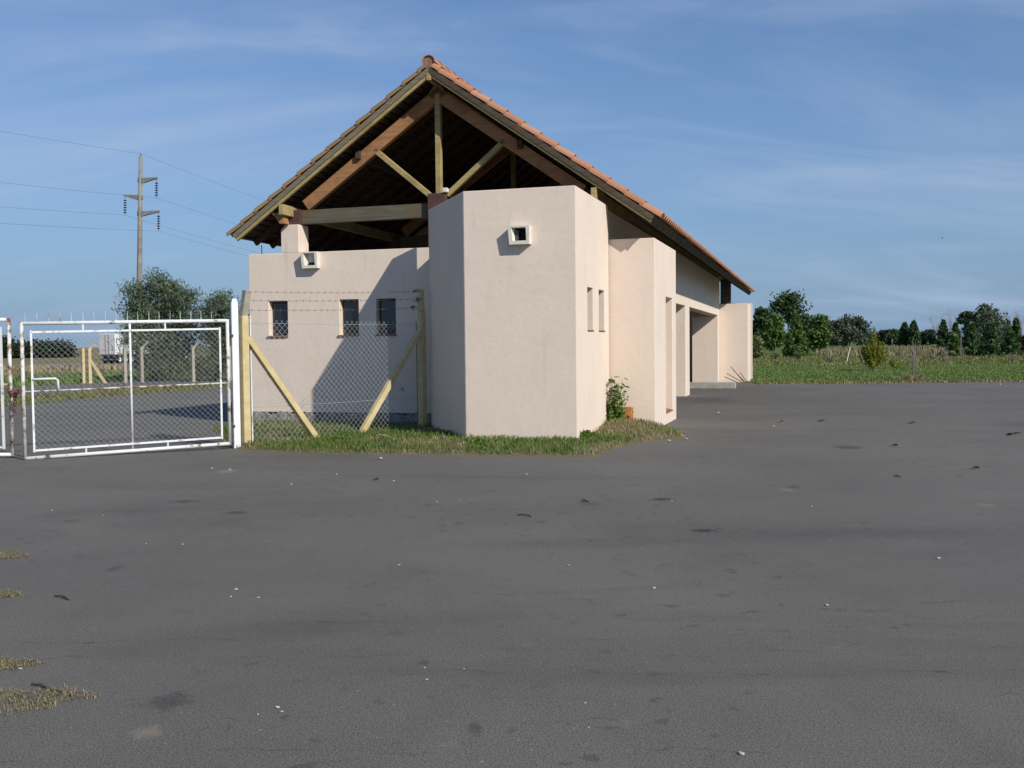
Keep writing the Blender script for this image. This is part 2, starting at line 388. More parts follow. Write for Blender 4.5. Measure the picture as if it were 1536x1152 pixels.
L_ = dict(
 verge=leaf_mat('green_grass', (0.085, 0.155, 0.025), (0.16, 0.23, 0.05), trans=0.3),
 dry=leaf_mat('dry_grass', (0.30, 0.23, 0.12), (0.42, 0.34, 0.19), trans=0.2),
 straw=leaf_mat('straw_grass', (0.19, 0.17, 0.085), (0.30, 0.26, 0.14), trans=0.2),
 olive=leaf_mat('olive_grass', (0.14, 0.15, 0.045), (0.25, 0.22, 0.085), trans=0.25),
 field=leaf_mat('field_grass', (0.11, 0.175, 0.035), (0.18, 0.23, 0.07), trans=0.25),
 shrub=leaf_mat('shrub_leaf', (0.08, 0.15, 0.02), (0.17, 0.25, 0.05), trans=0.3),
 gum=leaf_mat('grey_green_leaf', (0.0747, 0.1092, 0.0575), (0.1725, 0.2185, 0.1380)),
 dark=leaf_mat('dark_leaf', (0.0325, 0.0650, 0.0234), (0.0845, 0.1300, 0.0442)),
 mid=leaf_mat('mid_leaf', (0.0500, 0.1063, 0.0225), (0.1375, 0.2125, 0.0500)),
 blue=leaf_mat('dull_blue_leaf', (0.0650, 0.0910, 0.0585), (0.1430, 0.1755, 0.1105)),
 con=leaf_mat('conifer_leaf', (0.0325, 0.0715, 0.0234), (0.0845, 0.1430, 0.0442)),
 gold=leaf_mat('golden_leaf', (0.085, 0.115, 0.012), (0.36, 0.33, 0.04)),
 hedge=leaf_mat('hedge_leaf', (0.02, 0.038, 0.022), (0.04, 0.062, 0.034)),
 pale=leaf_mat('pale_bush_leaf', (0.12, 0.14, 0.05), (0.2, 0.21, 0.09)),
 red=leaf_mat('red_leaf', (0.06, 0.02, 0.015), (0.12, 0.035, 0.025)),
 brush=leaf_mat('brush_leaf', (0.17, 0.13, 0.085), (0.26, 0.20, 0.13), trans=0.15))

# ------------------------------------------------------------------ setting
def hgt(u):                                   # the land falls away slightly towards the highway
    return -0.70 * min(1.0, max(0.0, (-u - 28) / 67))
site = dict(rz=-AX)
def strip(name, mat, us, v0, v1, lift, kind='structure', nv=1):
    m = MB()
    for a, b in zip(us[:-1], us[1:]):
        m.add([(a, v0, hgt(a)+lift), (b, v0, hgt(b)+lift), (b, v1, hgt(b)+lift), (a, v1, hgt(a)+lift)], [(0,1,2,3)])
    o = m.obj(name, mat, weld=True, kind=kind)
    o.location = [float(c) for c in O]; o.rotation_euler = (0, 0, -AX)
    return o
strip('ground', M['field'], [-3500, -95, -60, -28, 0, 3500], -900, 5000, -0.012)
strip('highway', M['road'], [-97, -95, -74], -600, 900, 0.0)
strip('service_lane', M['road'], [-47, -41.5], -300, 300, 0.0)
strip('access_road', M['asphalt'], [-27.5, -21.5], -120, 200, 0.0)
# painted edge lines of the highway
strip('road_marking', M['post_white'], [-74.9, -74.6], -600, 900, 0.01)
strip('road_marking', M['post_white'], [-96.4, -96.1], -600, 900, 0.01)
yard = MB()
# the rim of the yard is ragged where turf has crept over it
rim = [wor(-18.2, 60), wor(-1, 60), np.array([8.9, 37.9, 0])]
for i in range(1, 140):
    x = 8.9 + i*0.42
    rim.append(np.array([x, 37.75 - 0.012*(x-8.9) + random.uniform(-.10, .10) + 0.12*math.sin(x*.9), 0]))
pts = [wor(-18.2, -80)] + [wor(-18.2 + random.uniform(-.35, .35) + .3*math.sin(v*.3), v) for v in range(-40, 60)] + rim + [np.array([70, 36.6, 0]), np.array([70, -60, 0])]
yard.add([(p[0], p[1], 0.0) for p in pts], [tuple(range(len(pts)))])
me = yard.mesh('asphalt_yard'); bm = bmesh.new(); bm.from_mesh(me)
bmesh.ops.triangulate(bm, faces=bm.faces); bm.to_mesh(me); bm.free()
put(bpy.data.objects.new('asphalt_yard', me), None, M['asphalt'], kind='structure')
if me.polygons[0].normal.z < 0: me.flip_normals()

# ------------------------------------------------------------------ the building
B = empty('building', O, -AX, label='cream stucco building with steep clay tile roof and angular tower', cat='building')
ID = lambda s, t, z: (s, t, z)                # wall running across (s=u, t=v)
SW = lambda s, t, z: (t, s, z)                # wall running along the axis (s=v, t=u)
ZB = -0.25
BEV = 0.008
st = M['stucco']
# tower: front wall + right wall + splayed left wall, open to the sky inside
TH = 0.30; TT = 4.05
e = np.array([-3.22+1.86, 1.97]); e /= np.linalg.norm(e); nrm = np.array([-e[1], e[0]]) * -1   # inward normal of splay
if nrm[0] < 0: nrm = -nrm
m = MB(); P0 = np.array([-1.86, 0.0]); P1 = np.array([-3.22, 1.97]); Q0 = P0 + np.array([0.165, TH]); Q1 = P1 + nrm*TH
q = [P0, P1, Q1, Q0]
m.add([(*p, ZB) for p in q] + [(*p, TT) for p in q], [(0,1,2,3),(4,5,6,7),(0,1,5,4),(1,2,6,5),(2,3,7,6),(3,0,4,7)])
m.obj('splayed_wall', st, B, bevel=BEV)
m = MB(); q = [P0, Q0, np.array([-TH, TH]), np.array([0, 0.0])]
m.add([(*p, ZB) for p in q] + [(*p, TT) for p in q], [(0,1,2,3),(4,5,6,7),(0,1,5,4),(1,2,6,5),(2,3,7,6),(3,0,4,7)])
m.obj('tower_front_wall', st, B, bevel=BEV)
m = MB().wall([0.002, .82, 1.265, 1.73, 2.22, 2.6], [ZB, 1.775, 2.50, TT], {(1, 1), (3, 1)}, -TH, 0.0, SW)
m.v = [(u, (max(v, -u) if v < 0.1 else v), z) for u, v, z in m.v]      # mitre against the front wall
m.obj('tower_side_wall', st, B, bevel=BEV, weld=True)
for v0, v1 in ((.82, 1.265), (1.73, 2.22)):
    w = MB().box((-.2, v0+.004, 1.74+.036), (-.17, v1-.004, 2.496)).obj('window', M['win_frame'], B)
    MB().box((-.168, v0+.05, 1.83), (-.16, v1-.05, 2.45)).obj('pane', M['glass'], w)
    MB().box((-.16, v0+.003, 1.7765), (.015, v1-.003, 1.80)).obj('sill', M['sill'], w, bevel=.004)
# low wall linking the splayed wall with the wing
MB().box((-3.19, 2.16, ZB), (-2.93, 2.598, 3.43)).obj('link_wall', st, B)
# left wing wall with three windows and a raised pier
LW = 2.60
xs = [-7.34, -6.90, -6.484, -5.349, -4.945, -4.57, -4.164, -2.75]
MB().wall(xs, [0.26, 1.79, 2.475, 3.425], {(1, 1), (3, 1), (5, 1)}, LW, LW+TH, ID).obj('wing_wall', st, B, bevel=BEV, weld=True)
# cracked cement plinth under the render: ragged upper edge
m = MB(); k = 56; a = [-7.33 + i*(4.58)/k for i in range(k+1)]
top = [0.235 + 0.03*math.sin(i*.9) + random.uniform(-.025, .035) for i in range(k+1)]
for i in range(k):
    m.add([(a[i], LW-.028, ZB), (a[i+1], LW-.028, ZB), (a[i+1], LW-.028+random.uniform(-.012,.012), top[i+1]), (a[i], LW-.028, top[i]),
           (a[i], LW+.05, top[i]+.01), (a[i+1], LW+.05, top[i+1]+.01)], [(0,1,2,3), (3,2,5,4)])
m.obj('plinth', M['plinth'], B)
for u0, u1 in ((-6.90, -6.484), (-5.349, -4.945), (-4.57, -4.164)):
    w = MB().box((u0+.004, LW+.14, 1.80), (u1-.004, LW+.18, 2.472)).obj('window', M['win_frame'], B)
    MB().box((u0+.045, LW+.128, 1.85), (u1-.045, LW+.139, 2.43)).obj('pane', M['glass'], w)
    MB().box((u0-.03, LW-.035, 1.757), (u1+.01, LW+.139, 1.7895)).obj('sill', M['sill'], w, bevel=.004)
m = MB()                                       # pier with a chamfered shoulder, carries the truss
q = [(-6.60, 3.4265), (-6.60, 3.885), (-6.50, 3.98), (-6.21, 3.98), (-6.21, 3.4265)]
m.add([(u, LW+.002, z) for u, z in q] + [(u, LW+.42, z) for u, z in q],
      [(0,1,2,3,4), (9,8,7,6,5)] + [(i, i+5, (i+1) % 5+5, (i+1) % 5) for i in range(5)])
m.obj('pier', st, B, bevel=BEV)
MB().box((-7.34, LW+TH+.002, ZB), (-7.04, 27.0, 3.2)).obj('left_long_wall', st, B)
# right long wall with two wide openings, its lintel in one piece
UM = -0.06
m = MB().wall([2.75, 7.6, 14.16, 15.1, 23.9, 24.6], [ZB, 2.62, 4.02], {(1, 0), (3, 0)}, UM-.36, UM, SW)
m.v = [(u, v, z - 0.006*max(0, v-12)*(1 if z > 1 else 0)) for u, v, z in m.v]
m.obj('right_long_wall', st, B, weld=True, bevel=BEV)
# near block with the tall slot
m = MB().wall([2.66, 4.02, 4.95, 5.48], [ZB, 0.20, 2.45, 3.45], {(1, 1)}, UM+.003, .828, SW)
m.obj('side_block', st, B, weld=True, bevel=BEV)
MB().box((.15, 4.024, .205), (.17, 4.946, 2.44)).obj('slot_back', M['stucco'], B)
m = MB(); m.add([(.19, 4.025, .203), (.838, 4.025, .203), (.838, 4.945, .203), (.19, 4.945, .203), (.19, 4.025, .36), (.838, 4.025, .22), (.838, 4.945, .22), (.19, 4.945, .36)],
      [(0,3,2,1),(4,5,6,7),(0,1,5,4),(1,2,6,5),(2,3,7,6),(3,0,4,7)])
m.obj('slot_sill', M['sill'], B)
# far block and its timber post
MB().box((UM+.002, 24.6, ZB-.1), (1.0, 26.3, 3.0)).obj('far_block', st, B, bevel=BEV)
MB().box((-.04, 24.72, 3.002), (.34, 25.02, 3.95)).obj('timber_post', M['dark_wood'], B)
# inner walls, the first two seen through the openings
MB().box((-4.3, 7.0, ZB), (-4.0, 26.9, 4.9)).obj('inner_wall', st, B)
MB().box((-1.02, 23.885, ZB), (UM-.01, 24.3, 2.5)).obj('cross_wall', st, B)
MB().box((-7.04, 9.0, ZB), (-4.303, 9.3, 4.6)).obj('cross_wall', st, B)  # back wall added to keep the space under the roof dark
MB().box((-7.04, 27.0, ZB), (1.0, 27.3, 3.1)).obj('end_wall', st, B)
# raised concrete floor edge in front of the far opening
MB().box((-.62, 19.3, ZB), (.95, 19.52, .205)).obj('floor_kerb', M['concrete'], B, bevel=.015)

# roof -----------------------------------------------------------------
UR, VF, VB, SL = -3.30, 2.30, 28.7, 0.700
ZR = 6.73                                      # deck surface at the ridge
HW = 4.16                                      # half width to the eave
th = math.atan(SL)
def zdrop(v): return -0.0072 * max(0.0, v - VF)
def rp(side, x, v, off=0.0):
    """point on a roof slope: x = distance out from the ridge (level), off = height square to the slope"""
    return (UR + side*(x + off*math.sin(th)), v, ZR - SL*x + off*math.cos(th) + zdrop(v))
roof = MB()
for sd in (-1, 1):
    q = [rp(sd, 0, VF+.05, -.03*0), rp(sd, HW, VF+.05), rp(sd, HW, VB), rp(sd, 0, VB)]
    q2 = [(a, b, c-.035) for a, b, c in q]
    roof.add(q + q2, [(0,1,2,3), (7,6,5,4), (0,1,5,4), (1,2,6,5), (2,3,7,6)])
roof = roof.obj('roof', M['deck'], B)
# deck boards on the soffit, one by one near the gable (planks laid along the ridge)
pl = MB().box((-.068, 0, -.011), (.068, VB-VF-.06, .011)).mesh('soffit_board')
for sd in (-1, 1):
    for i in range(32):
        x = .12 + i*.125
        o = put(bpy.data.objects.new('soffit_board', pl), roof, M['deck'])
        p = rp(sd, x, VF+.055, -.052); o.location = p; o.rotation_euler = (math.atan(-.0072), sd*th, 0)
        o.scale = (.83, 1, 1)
# rafters with raking tails that show under the eaves
raf = {}
for sd in (-1, 1):
    m = MB(); L = HW + (.045 if sd < 0 else .03)
    a0 = np.array(rp(sd, .05, VF, -.115)); a1 = np.array(rp(sd, L, VF, -.115))
    a0 -= [0, VF, 0]; a1 -= [0, VF, 0]
    m.bar(a0, a1, .07, .11, (0, 0, 1)); raf[sd] = m.mesh('rafter')
for sd in (-1, 1):
    v = 3.05
    while v < VB-.3:
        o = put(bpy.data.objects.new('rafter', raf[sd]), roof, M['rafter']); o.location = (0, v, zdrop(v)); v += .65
# purlins
for x, w, h in ((0, .09, .18), (3.22, .10, .20), (-3.22, .10, .20), (1.75, .10, .16), (-1.75, .10, .16)):
    sd = 1 if x >= 0 else -1
    p = rp(sd, abs(x), 0, -.20 if x else 0)
    zc = p[2] - (0.16 if not x else 0.07)
    m = MB().bar((p[0], VF-.03 if abs(x) != 1.75 else VF+.35, zc), (p[0], VB, zc+zdrop(VB)), w, h); m.obj('purlin', M['yellow_wood'] if abs(x) != 1.75 else M['rafter'], roof, bevel=.005)
# barge boards and trim strip on both gables' front; right board coloured as shaded
for sd in (-1, 1):
    for (o0, o1, t0, t1, mt, nm) in ((-.095, -.0, -.035, .045, M['grey_wood'] if sd < 0 else M['dark_wood'], 'barge_board'),
                                     (-.158 if sd < 0 else -.138, -.097, -.015, .047, M['yellow_wood'], 'trim_strip')):
        m = MB(); vv = []
        for t in (VF+t0, VF+t1):
            for (x, o) in ((0, o0), (HW+.03, o0), (HW+.03, o1), (0, o1)):
                p = list(rp(sd, x, t, o))
                if x == 0: p[0] = UR + sd*.001; p[2] = ZR + o/math.cos(th)
                vv.append(p)
        m.add(vv, [(0,1,2,3), (7,6,5,4), (0,1,5,4), (1,2,6,5), (2,3,7,6), (3,0,4,7)])
        m.obj(nm, mt, roof, bevel=.004)
for sd in (-1, 1):                             # eave boards
    m = MB(); vv = []
    for (x, o) in ((HW-.005, -.155 if sd > 0 else -.09), (HW+.025, -.155 if sd > 0 else -.09), (HW+.025, .01), (HW-.005, .01)): vv.append(rp(sd, x, VF+.06, o))
    for (x, o) in ((HW-.005, -.155 if sd > 0 else -.09), (HW+.025, -.155 if sd > 0 else -.09), (HW+.025, .01), (HW-.005, .01)): vv.append(rp(sd, x, VB, o))
    m.add(vv, [(0,1,2,3), (7,6,5,4), (0,1,5,4), (1,2,6,5), (2,3,7,6), (3,0,4,7)]).obj('eave_board', M['dark_wood'], roof)
# clay tiles -------------------------------------------------------------
CW, CL = .225, .385                            # column width and course
def tile_geo(n=8):
    """S-tile: x across 0..CW, y down the slope 0..CL+.05, z up; 12 mm thick"""
    xs_ = [CW*i/n for i in range(n+1)]
    zf = lambda x: .038*(1-math.cos(2*math.pi*x/CW)) + .004
    vs_, fs = [], []
    for (y, dz, k) in ((0, 0, .9), (CL+.05, .026, 1.0)):
        for t in (0, .013):
            for x in xs_: vs_.append((x*1.0, y, zf(x)*k + dz + t))
    w = n+1
    for i in range(n):
        fs += [(i, i+1, 2*w+i+1, 2*w+i), (w+i, 3*w+i, 3*w+i+1, w+i+1), (2*w+i, 2*w+i+1, 3*w+i+1, 3*w+i), (i, w+i, w+i+1, i+1)]
    return np.array(vs_), fs
tv, tf_ = tile_geo()
tmesh = bpy.data.meshes.new('roof_tile'); tmesh.from_pydata([tuple(p) for p in tv], [], tf_)
tmesh.polygons.foreach_set('use_smooth', [True]*len(tmesh.polygons))
NC = int(HW*math.sqrt(1+SL*SL)/CL) + 1         # courses per slope
ncol = int((VB-VF)/CW)
def tile_mat4(sd, c, k, jit=0.0):
    """matrix of the tile in column k, course c counted from the eave"""
    s_low = (HW + .11)*math.sqrt(1+SL*SL) - c*CL        # slope distance of the tile's lower edge
    x = (s_low - CL - .05)/math.sqrt(1+SL*SL)
    v = VF + .14 + k*CW
    p = rp(sd, x, v, .012)
    ydir = Vector((sd*math.cos(th), 0, -math.sin(th))); zdir = Vector((sd*math.sin(th), 0, math.cos(th)))
    xdir = Vector((0, 1, 0))
    if sd > 0: p = rp(sd, x, v, .012)
    mm = Matrix(((xdir.x, ydir.x, zdir.x, p[0]), (xdir.y, ydir.y, zdir.y, p[1]), (xdir.z, ydir.z, zdir.z, p[2]), (0, 0, 0, 1)))
    return mm @ Matrix.Rotation(jit, 4, 'Z') if jit else mm
NC = int((HW + .11)*math.sqrt(1+SL*SL)/CL) + 1
rest = (HW + .11)*math.sqrt(1+SL*SL) - (NC-1)*CL - .03       # the cut course under the ridge
TOPS = Matrix.Translation((0, CL+.05-rest, 0)) @ Matrix.Diagonal((1, rest/(CL+.05), 1, 1))
bulk = {-1: ([], []), 1: ([], [])}; nb = {-1: 0, 1: 0}
tfa = np.array(tf_)
for sd in (-1, 1):
    for c in range(NC):
        for k in range(ncol - 1):
            single = (sd > 0 and (c == 0 and k < 110)) or (k == 0) or (sd > 0 and k == 1)
            mm = tile_mat4(sd, c, k, random.uniform(-.02, .02))
            if c == NC-1: mm = mm @ TOPS
            if single:
                o = put(bpy.data.objects.new('roof_tile', tmesh), roof); o.matrix_basis = mm
            else:
                A4 = np.array(mm); vv = tv @ A4[:3, :3].T + A4[:3, 3] + rng.normal(0, .003, 3)
                bulk[sd][0].append(vv); bulk[sd][1].append(tfa + nb[sd]); nb[sd] += len(tv)
tmesh.materials.append(M['tile'])
for sd in (-1, 1):
    me = np_mesh('roof_tiles', np.concatenate(bulk[sd][0]), np.concatenate(bulk[sd][1]))
    me.polygons.foreach_set('use_smooth', [True]*len(me.polygons))
    put(bpy.data.objects.new('roof_tiles', me), roof, M['tile'], kind='stuff')
# rake tiles: half barrels along both gable edges
def barrel(rad, ln, n=8, taper=.88, a0=0, a1=math.pi, t=.014):
    m = MB(); vs_ = []
    for y, kk, dz in ((0, taper, 0), (ln, 1.0, .0)):
        for r in (rad*kk, rad*kk - t):
            for i in range(n+1):
                a = a0 + (a1-a0)*i/n; vs_.append((r*math.cos(a), y, r*math.sin(a)+dz))
    w = n+1; fs = []
    for i in range(n):
        fs += [(i, i+1, 2*w+i+1, 2*w+i), (w+i, 3*w+i, 3*w+i+1, w+i+1), (2*w+i, 2*w+i+1, 3*w+i+1, 3*w+i), (i, w+i, w+i+1, i+1)]
    fs += [(0, 2*w, 3*w, w), (n, w+n, 3*w+n, 2*w+n)]
    return m.add(vs_, fs)
rk = barrel(.105, CL+.06).mesh('rake_tile', smooth=False)
for sd in (-1, 1):
    for c in range(NC):
        s_low = (HW + .12)*math.sqrt(1+SL*SL) - c*CL
        x = (s_low - CL - .06)/math.sqrt(1+SL*SL)
        o = put(bpy.data.objects.new('rake_tile', rk.copy()), roof, M['tile'] if sd > 0 else M['tile_old'])
        p = rp(sd, x, VF+.055, .012)
        tilt = th - .055
        ydir = Vector((sd*math.cos(tilt), 0, -math.sin(tilt))); zdir = Vector((sd*math.sin(tilt), 0, math.cos(tilt))); xdir = Vector((0, 1, 0))
        o.matrix_basis = Matrix(((xdir.x, ydir.x, zdir.x, p[0]), (xdir.y, ydir.y, zdir.y, p[1]), (xdir.z, ydir.z, zdir.z, p[2]), (0, 0, 0, 1))) @ Matrix.Rotation(random.uniform(-.025, .025), 4, 'Z')
        if c == NC-1:
            kk = max(.05, s_low - .05)
            o.matrix_basis = o.matrix_basis @ Matrix.Translation((0, CL+.06-kk, 0)) @ Matrix.Diagonal((1, kk/(CL+.06), 1, 1))
rg = barrel(.135, .44, n=10).mesh('ridge_tile'); rg.materials.append(M['tile'])
v = VF - .035; k = 0
while v < VB-.3:
    o = put(bpy.data.objects.new('ridge_tile', rg), roof)
    o.location = (UR, v + .44, ZR + .075 + zdrop(v)); o.rotation_euler = (0.03, random.uniform(-.04, .04), math.pi); v += .40
m = MB(); m.tube([(UR, VF-.005, ZR+.085), (UR, VF+.10, ZR+.085)], [.118, .11], 12)
m.obj('ridge_mortar', M['ridge_clay'], roof)
# trusses
def truss(v, front):
    zd = zdrop(v)
    def part(nm, p, q, w, h, mt, updir=(0, 0, 1)):
        MB().bar((p[0], p[1], p[2]+zd), (q[0], q[1], q[2]+zd), w, h, updir).obj(nm, mt, B, bevel=.006)
    part('tie_beam', (-6.20, v, 4.135), (-.47, v, 4.162), .12, .272, M['beam_wood'])
    part('king_post', (UR, v-.01, 4.45), (UR, v-.01, 6.35), .105, .12, M['yellow_wood'], (0, 1, 0))
    for sd in (-1, 1):
        part('strut', (UR+sd*.17, v-.015, 4.42), (UR+sd*1.32, v-.015, 5.37), .10, .10, M['yellow_wood'], (0, 1, 0))
        p = rp(sd, .06, v, -.33); q_ = rp(sd, 3.0, v, -.33)
        MB().bar(p, q_, .13, .23, (0, 0, 1)).obj('principal_rafter', M['red_wood'], B, bevel=.006)
    MB().box((-6.50, v-.10, 3.982+zd), (-6.205, v+.10, 4.28+zd)).obj('post_block', M['plum_wood'], B, bevel=.005)
    MB().box((-3.48, v-.17, 3.43 if front else 4.31+zd), (-3.12, v-.064, 4.45+zd)).obj('post_block', M['plum_wood'], B, bevel=.005)
for i, v in enumerate((2.78, 7.8, 12.8, 17.8, 22.8)): truss(v, i == 0)
MB().box((-3.17, 2.58, 4.452), (-3.08, 2.70, 4.535)).obj('wedge_block', M['white_paint'], B, bevel=.006)
# short lookout blocks under the left eave
m = MB(); q = [(-6.66, 4.19), (-6.44, 4.20), (-6.40, 3.985), (-6.50, 3.985)]
m.add([(u, VF+.08, z) for u, z in q] + [(u, VF+.28, z) for u, z in q], [(0,1,2,3), (7,6,5,4), (0,1,5,4), (1,2,6,5), (2,3,7,6), (3,0,4,7)])
m.obj('lookout', M['red_wood'], B)
MB().tube([(-7.30, 3.06, 3.65), (-7.27, 3.02, 3.40)], .009, 5).obj('hanger_rod', M['steel'], B)
# square light housings: a hollow stucco box on the wall
def housing(u0, u1, z0, z1, v, cover):
    h = MB(); d = .145; a = .055
    vf = v - d
    out_b = [(u0, v, z0), (u1, v, z0), (u1, v, z1), (u0, v, z1)]
    out_f = [(u0+.02, vf+.02, z0+.0), (u1-.01, vf+.02, z0), (u1, vf, z1), (u0+.0, vf, z1)]
    in_f = [(u0+a+.02, vf+.018, z0+a), (u1-a, vf+.018, z0+a), (u1-a-.005, vf+.002, z1-a*.5), (u0+a, vf+.002, z1-a*.5)]
    in_b = [(u0+a+.05, v-.012, z0+a), (u1-a, v-.012, z0+a), (u1-a, v-.012, z1-a*.5), (u0+a+.04, v-.012, z1-a*.5)]
    f = [(i, (i+1) % 4, 4+(i+1) % 4, 4+i) for i in range(4)] + [(4+i, 4+(i+1) % 4, 8+(i+1) % 4, 8+i) for i in range(4)] + [(8+i, 8+(i+1) % 4, 12+(i+1) % 4, 12+i) for i in range(4)]
    h.add(out_b + out_f + in_f + in_b, f)
    o = h.obj('light_housing', M['white_paint'], B)
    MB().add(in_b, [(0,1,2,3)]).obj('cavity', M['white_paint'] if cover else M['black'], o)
    if cover: MB().box((u0+.14, v-.08, z0+a), (u0+.25, v-.02, z0+a+.06)).obj('lamp_holder', M['black'], o)
    else: MB().box((u0+.09, v-.05, z0+a), (u0+.15, v-.015, z1-.06)).obj('lamp_holder', M['steel'], o)
housing(-1.07, -.715, 3.155, 3.445, -.002, False)
housing(-6.10, -5.745, 3.10, 3.42, LW-.002, True)

# ------------------------------------------------------------------ gate and fence
def chain_link(L, H, z0, cell, r=.0016, top_spikes=0.03):
    m = MB(); n = int((L+H)/cell) + 1
    for fam in (0, 1):
        for i in range(n+1):
            s0 = i*cell - H if fam == 0 else i*cell      # family 0 rises to the right, 1 to the left
            pts_ = []
            dirn = 1 if fam == 0 else -1
            za, zb = 0.0, H
            sa = s0; sb = s0 + dirn*H
            if fam == 0:
                if sa < 0: za = -sa; sa = 0.0
                if sb > L: zb = H - (sb - L); sb = L
            else:
                if sa > L: za = sa - L; sa = L
                if sb < 0: zb = H + sb; sb = 0.0
            if zb - za < .03: continue
            y = .004 if fam == 0 else -.004
            m.tube([(sa, y, z0+za), (sb, y, z0+zb)], r, 3, caps=False)
    return m
def gate(name, A, Bp, h0, h1, lift0, lift1, label, full):
    A = np.array(A); Bp = np.array(Bp); d = Bp - A; L = float(np.linalg.norm(d[:2])); ang = math.atan2(d[1], d[0])
    g = empty(name, (A[0], A[1], 0), ang, label=label, cat='gate', group='leaves of the yard gate')
    def zz_(s, t): return (lift0 + (lift1-lift0)*s/L)*(1-t) + (h0 + (h1-h0)*s/L)*t
    f = lambda s, t, y=0: (s, y, zz_(s, t))
    R_ = .027
    MB().tube([f(0, 0), f(L, 0)], R_, 8).obj('bottom_rail', M['gate_white'], g, smooth=True)
    MB().tube([f(0, 1), f(L, 1)], R_, 8).obj('top_rail', M['gate_white'], g, smooth=True)
    MB().tube([f(0, -.01), f(0, 1.01)], R_, 8).obj('stile', M['gate_rust'], g, smooth=True)
    MB().tube([f(L, -.01), f(L, 1.01)], R_, 8).obj('stile', M['gate_rust'], g, smooth=True)
    i0, i1 = .12, L-.12; t0, t1 = .055, .935
    fr = MB()
    for p, q_ in (((i0, t0), (i1, t0)), ((i0, t1), (i1, t1)), ((i0, t0-.012), (i0, t1+.012)), ((i1, t0-.012), (i1, t1+.012))):
        fr.bar(f(*p, -.012), f(*q_, -.012), .028, .028, (0, 1, 0))
    fr.obj('mesh_frame', M['gate_white'], g)
    if full:
        MB().tube([f(L*.505, .0), f(L*.505, 1.0)], .017, 7).obj('centre_stile', M['gate_white'], g, smooth=True)
        MB().tube([f(0.0, .495), (i0+.33, 0, zz_(.45, .495)), f(L, .495)], .013, 7).obj('mid_rail', M['gate_rust'], g, smooth=True)
        MB().tube([(i0, -.03, zz_(.1, .585)), (i0+.30, -.03, zz_(.4, .585)), (i0+.33, -.03, zz_(.4, .575)), (i0+.34, -.03, zz_(.4, .495))], .018, 7).obj('latch_handle', M['gate_white'], g, smooth=True)
    else:
        MB().tube([f(0.0, .52), f(L, .52)], .013, 7).obj('mid_rail', M['gate_rust'], g, smooth=True)
        MB().tube([f(i0, .66, -.02), f(i1, .66, -.02)], .018, 7).obj('brace_rail', M['gate_white'], g, smooth=True)
    hh = (h0+h1)/2*t1 - (lift0+lift1)/2
    w = chain_link(i1-i0, (h0-lift0)*(t1-t0), 0, .083)
    w.v = [(s+i0, y-.012, zz_(s+i0, t0) + z) for s, y, z in w.v]
    w.obj('chain_link_mesh', M['wire'], g)
    sp = int(L/.152)
    for i in range(sp):
        s = .05 + i*.152
        MB().tube([f(s, 1.0), (s+.006*math.sin(i*3), 0, zz_(s, 1)+.155)], [.006, .003], 5).obj('spike', M['gate_rust'], g)
    for i in range(2):
        s = i0 + (i1-i0)*(i+.6)/2.3
        for t, t2 in ((0, t0), (1, t1)):
            MB().tube([f(s, t), f(s, t2, -.012)], .014, 6).obj('bracket', M['gate_white'], g)
    return g
G0 = ground_at(38, 690); G1 = ground_at(345, 673.5)
gate('gate_leaf', G0, G1, 1.945, 1.985, .02, .085, 'wide chain link gate leaf hung on the white post', True)
H1 = ground_at(19, 687); H0 = H1 + np.array([-3.0, .25, 0])
gate('gate_leaf', H0, H1, 2.0, 2.01, .05, .05, 'gate leaf chained to its wider partner at rusty padlock, cut by picture edge', False)
# rusty chain that ties the leaves together
c0 = (H1 + G0)/2; ch = empty('gate_chain', (c0[0], c0[1], .95), math.atan2(G0[1]-H1[1], G0[0]-H1[0]), label='rusty chain and padlock tying the two gate leaves', cat='chain')
lk = MB()
for i in range(14):
    t = 2*math.pi*i/14; lk.tube([(.018*math.cos(t), .028*math.sin(t)*1.2, 0), (.018*math.cos(t+.46), .034*math.sin(t+.46), 0)], .0055, 5, caps=False)
lkm = lk.mesh('chain_link'); lkm.materials.append(M['rust'])
for i in range(18):
    t = i/17; x = -.22 + .44*t
    o = put(bpy.data.objects.new('link', lkm), ch); o.location = (x, -.045, .05 - .06*math.sin(math.pi*t) + .02*math.sin(i*2.1)); o.rotation_euler = (i*1.57, .3*math.sin(i), 1.57 + .3*math.sin(i*1.7))
for i in range(7):
    o = put(bpy.data.objects.new('link', lkm), ch); o.location = (.02+.01*math.sin(i), -.05, -.03-.045*i); o.rotation_euler = (i*1.57, 1.57, 0)
MB().box((-.045, -.09, -.06), (.03, -.055, .0)).obj('padlock', M['rust'], ch, bevel=.006)
# white gate post
gp = ground_at(355.5, 672.5)
P = empty('gate_post', (gp[0], gp[1], 0), math.atan2(G1[1]-G0[1], G1[0]-G0[0]), label='square white concrete gate post with pointed tip', cat='post')
m = MB(); hw = .052
m.add([(-hw,-hw,-.2),(hw,-hw,-.2),(hw,hw,-.2),(-hw,hw,-.2),(-hw,-hw,2.24),(hw,-hw,2.24),(hw,hw,2.24),(-hw,hw,2.24),
       (-.03,-.03,2.325),(.03,-.03,2.325),(.03,.03,2.325),(-.03,.03,2.325)],
      [(3,2,1,0),(0,1,5,4),(1,2,6,5),(2,3,7,6),(3,0,4,7),(4,5,9,8),(5,6,10,9),(6,7,11,10),(7,4,8,11),(8,9,10,11)])
m.obj('shaft', M['post_white'], P, bevel=.006)
for z in (.35, 1.75): MB().tube([(-.10, -.0, z), (-.055, 0, z)], .018, 6).obj('hinge', M['rust'], P); MB().box((-.056, -.056, z-.022), (-.03, -.0525, z+.022)).obj('hinge_plate', M['rust'], P)
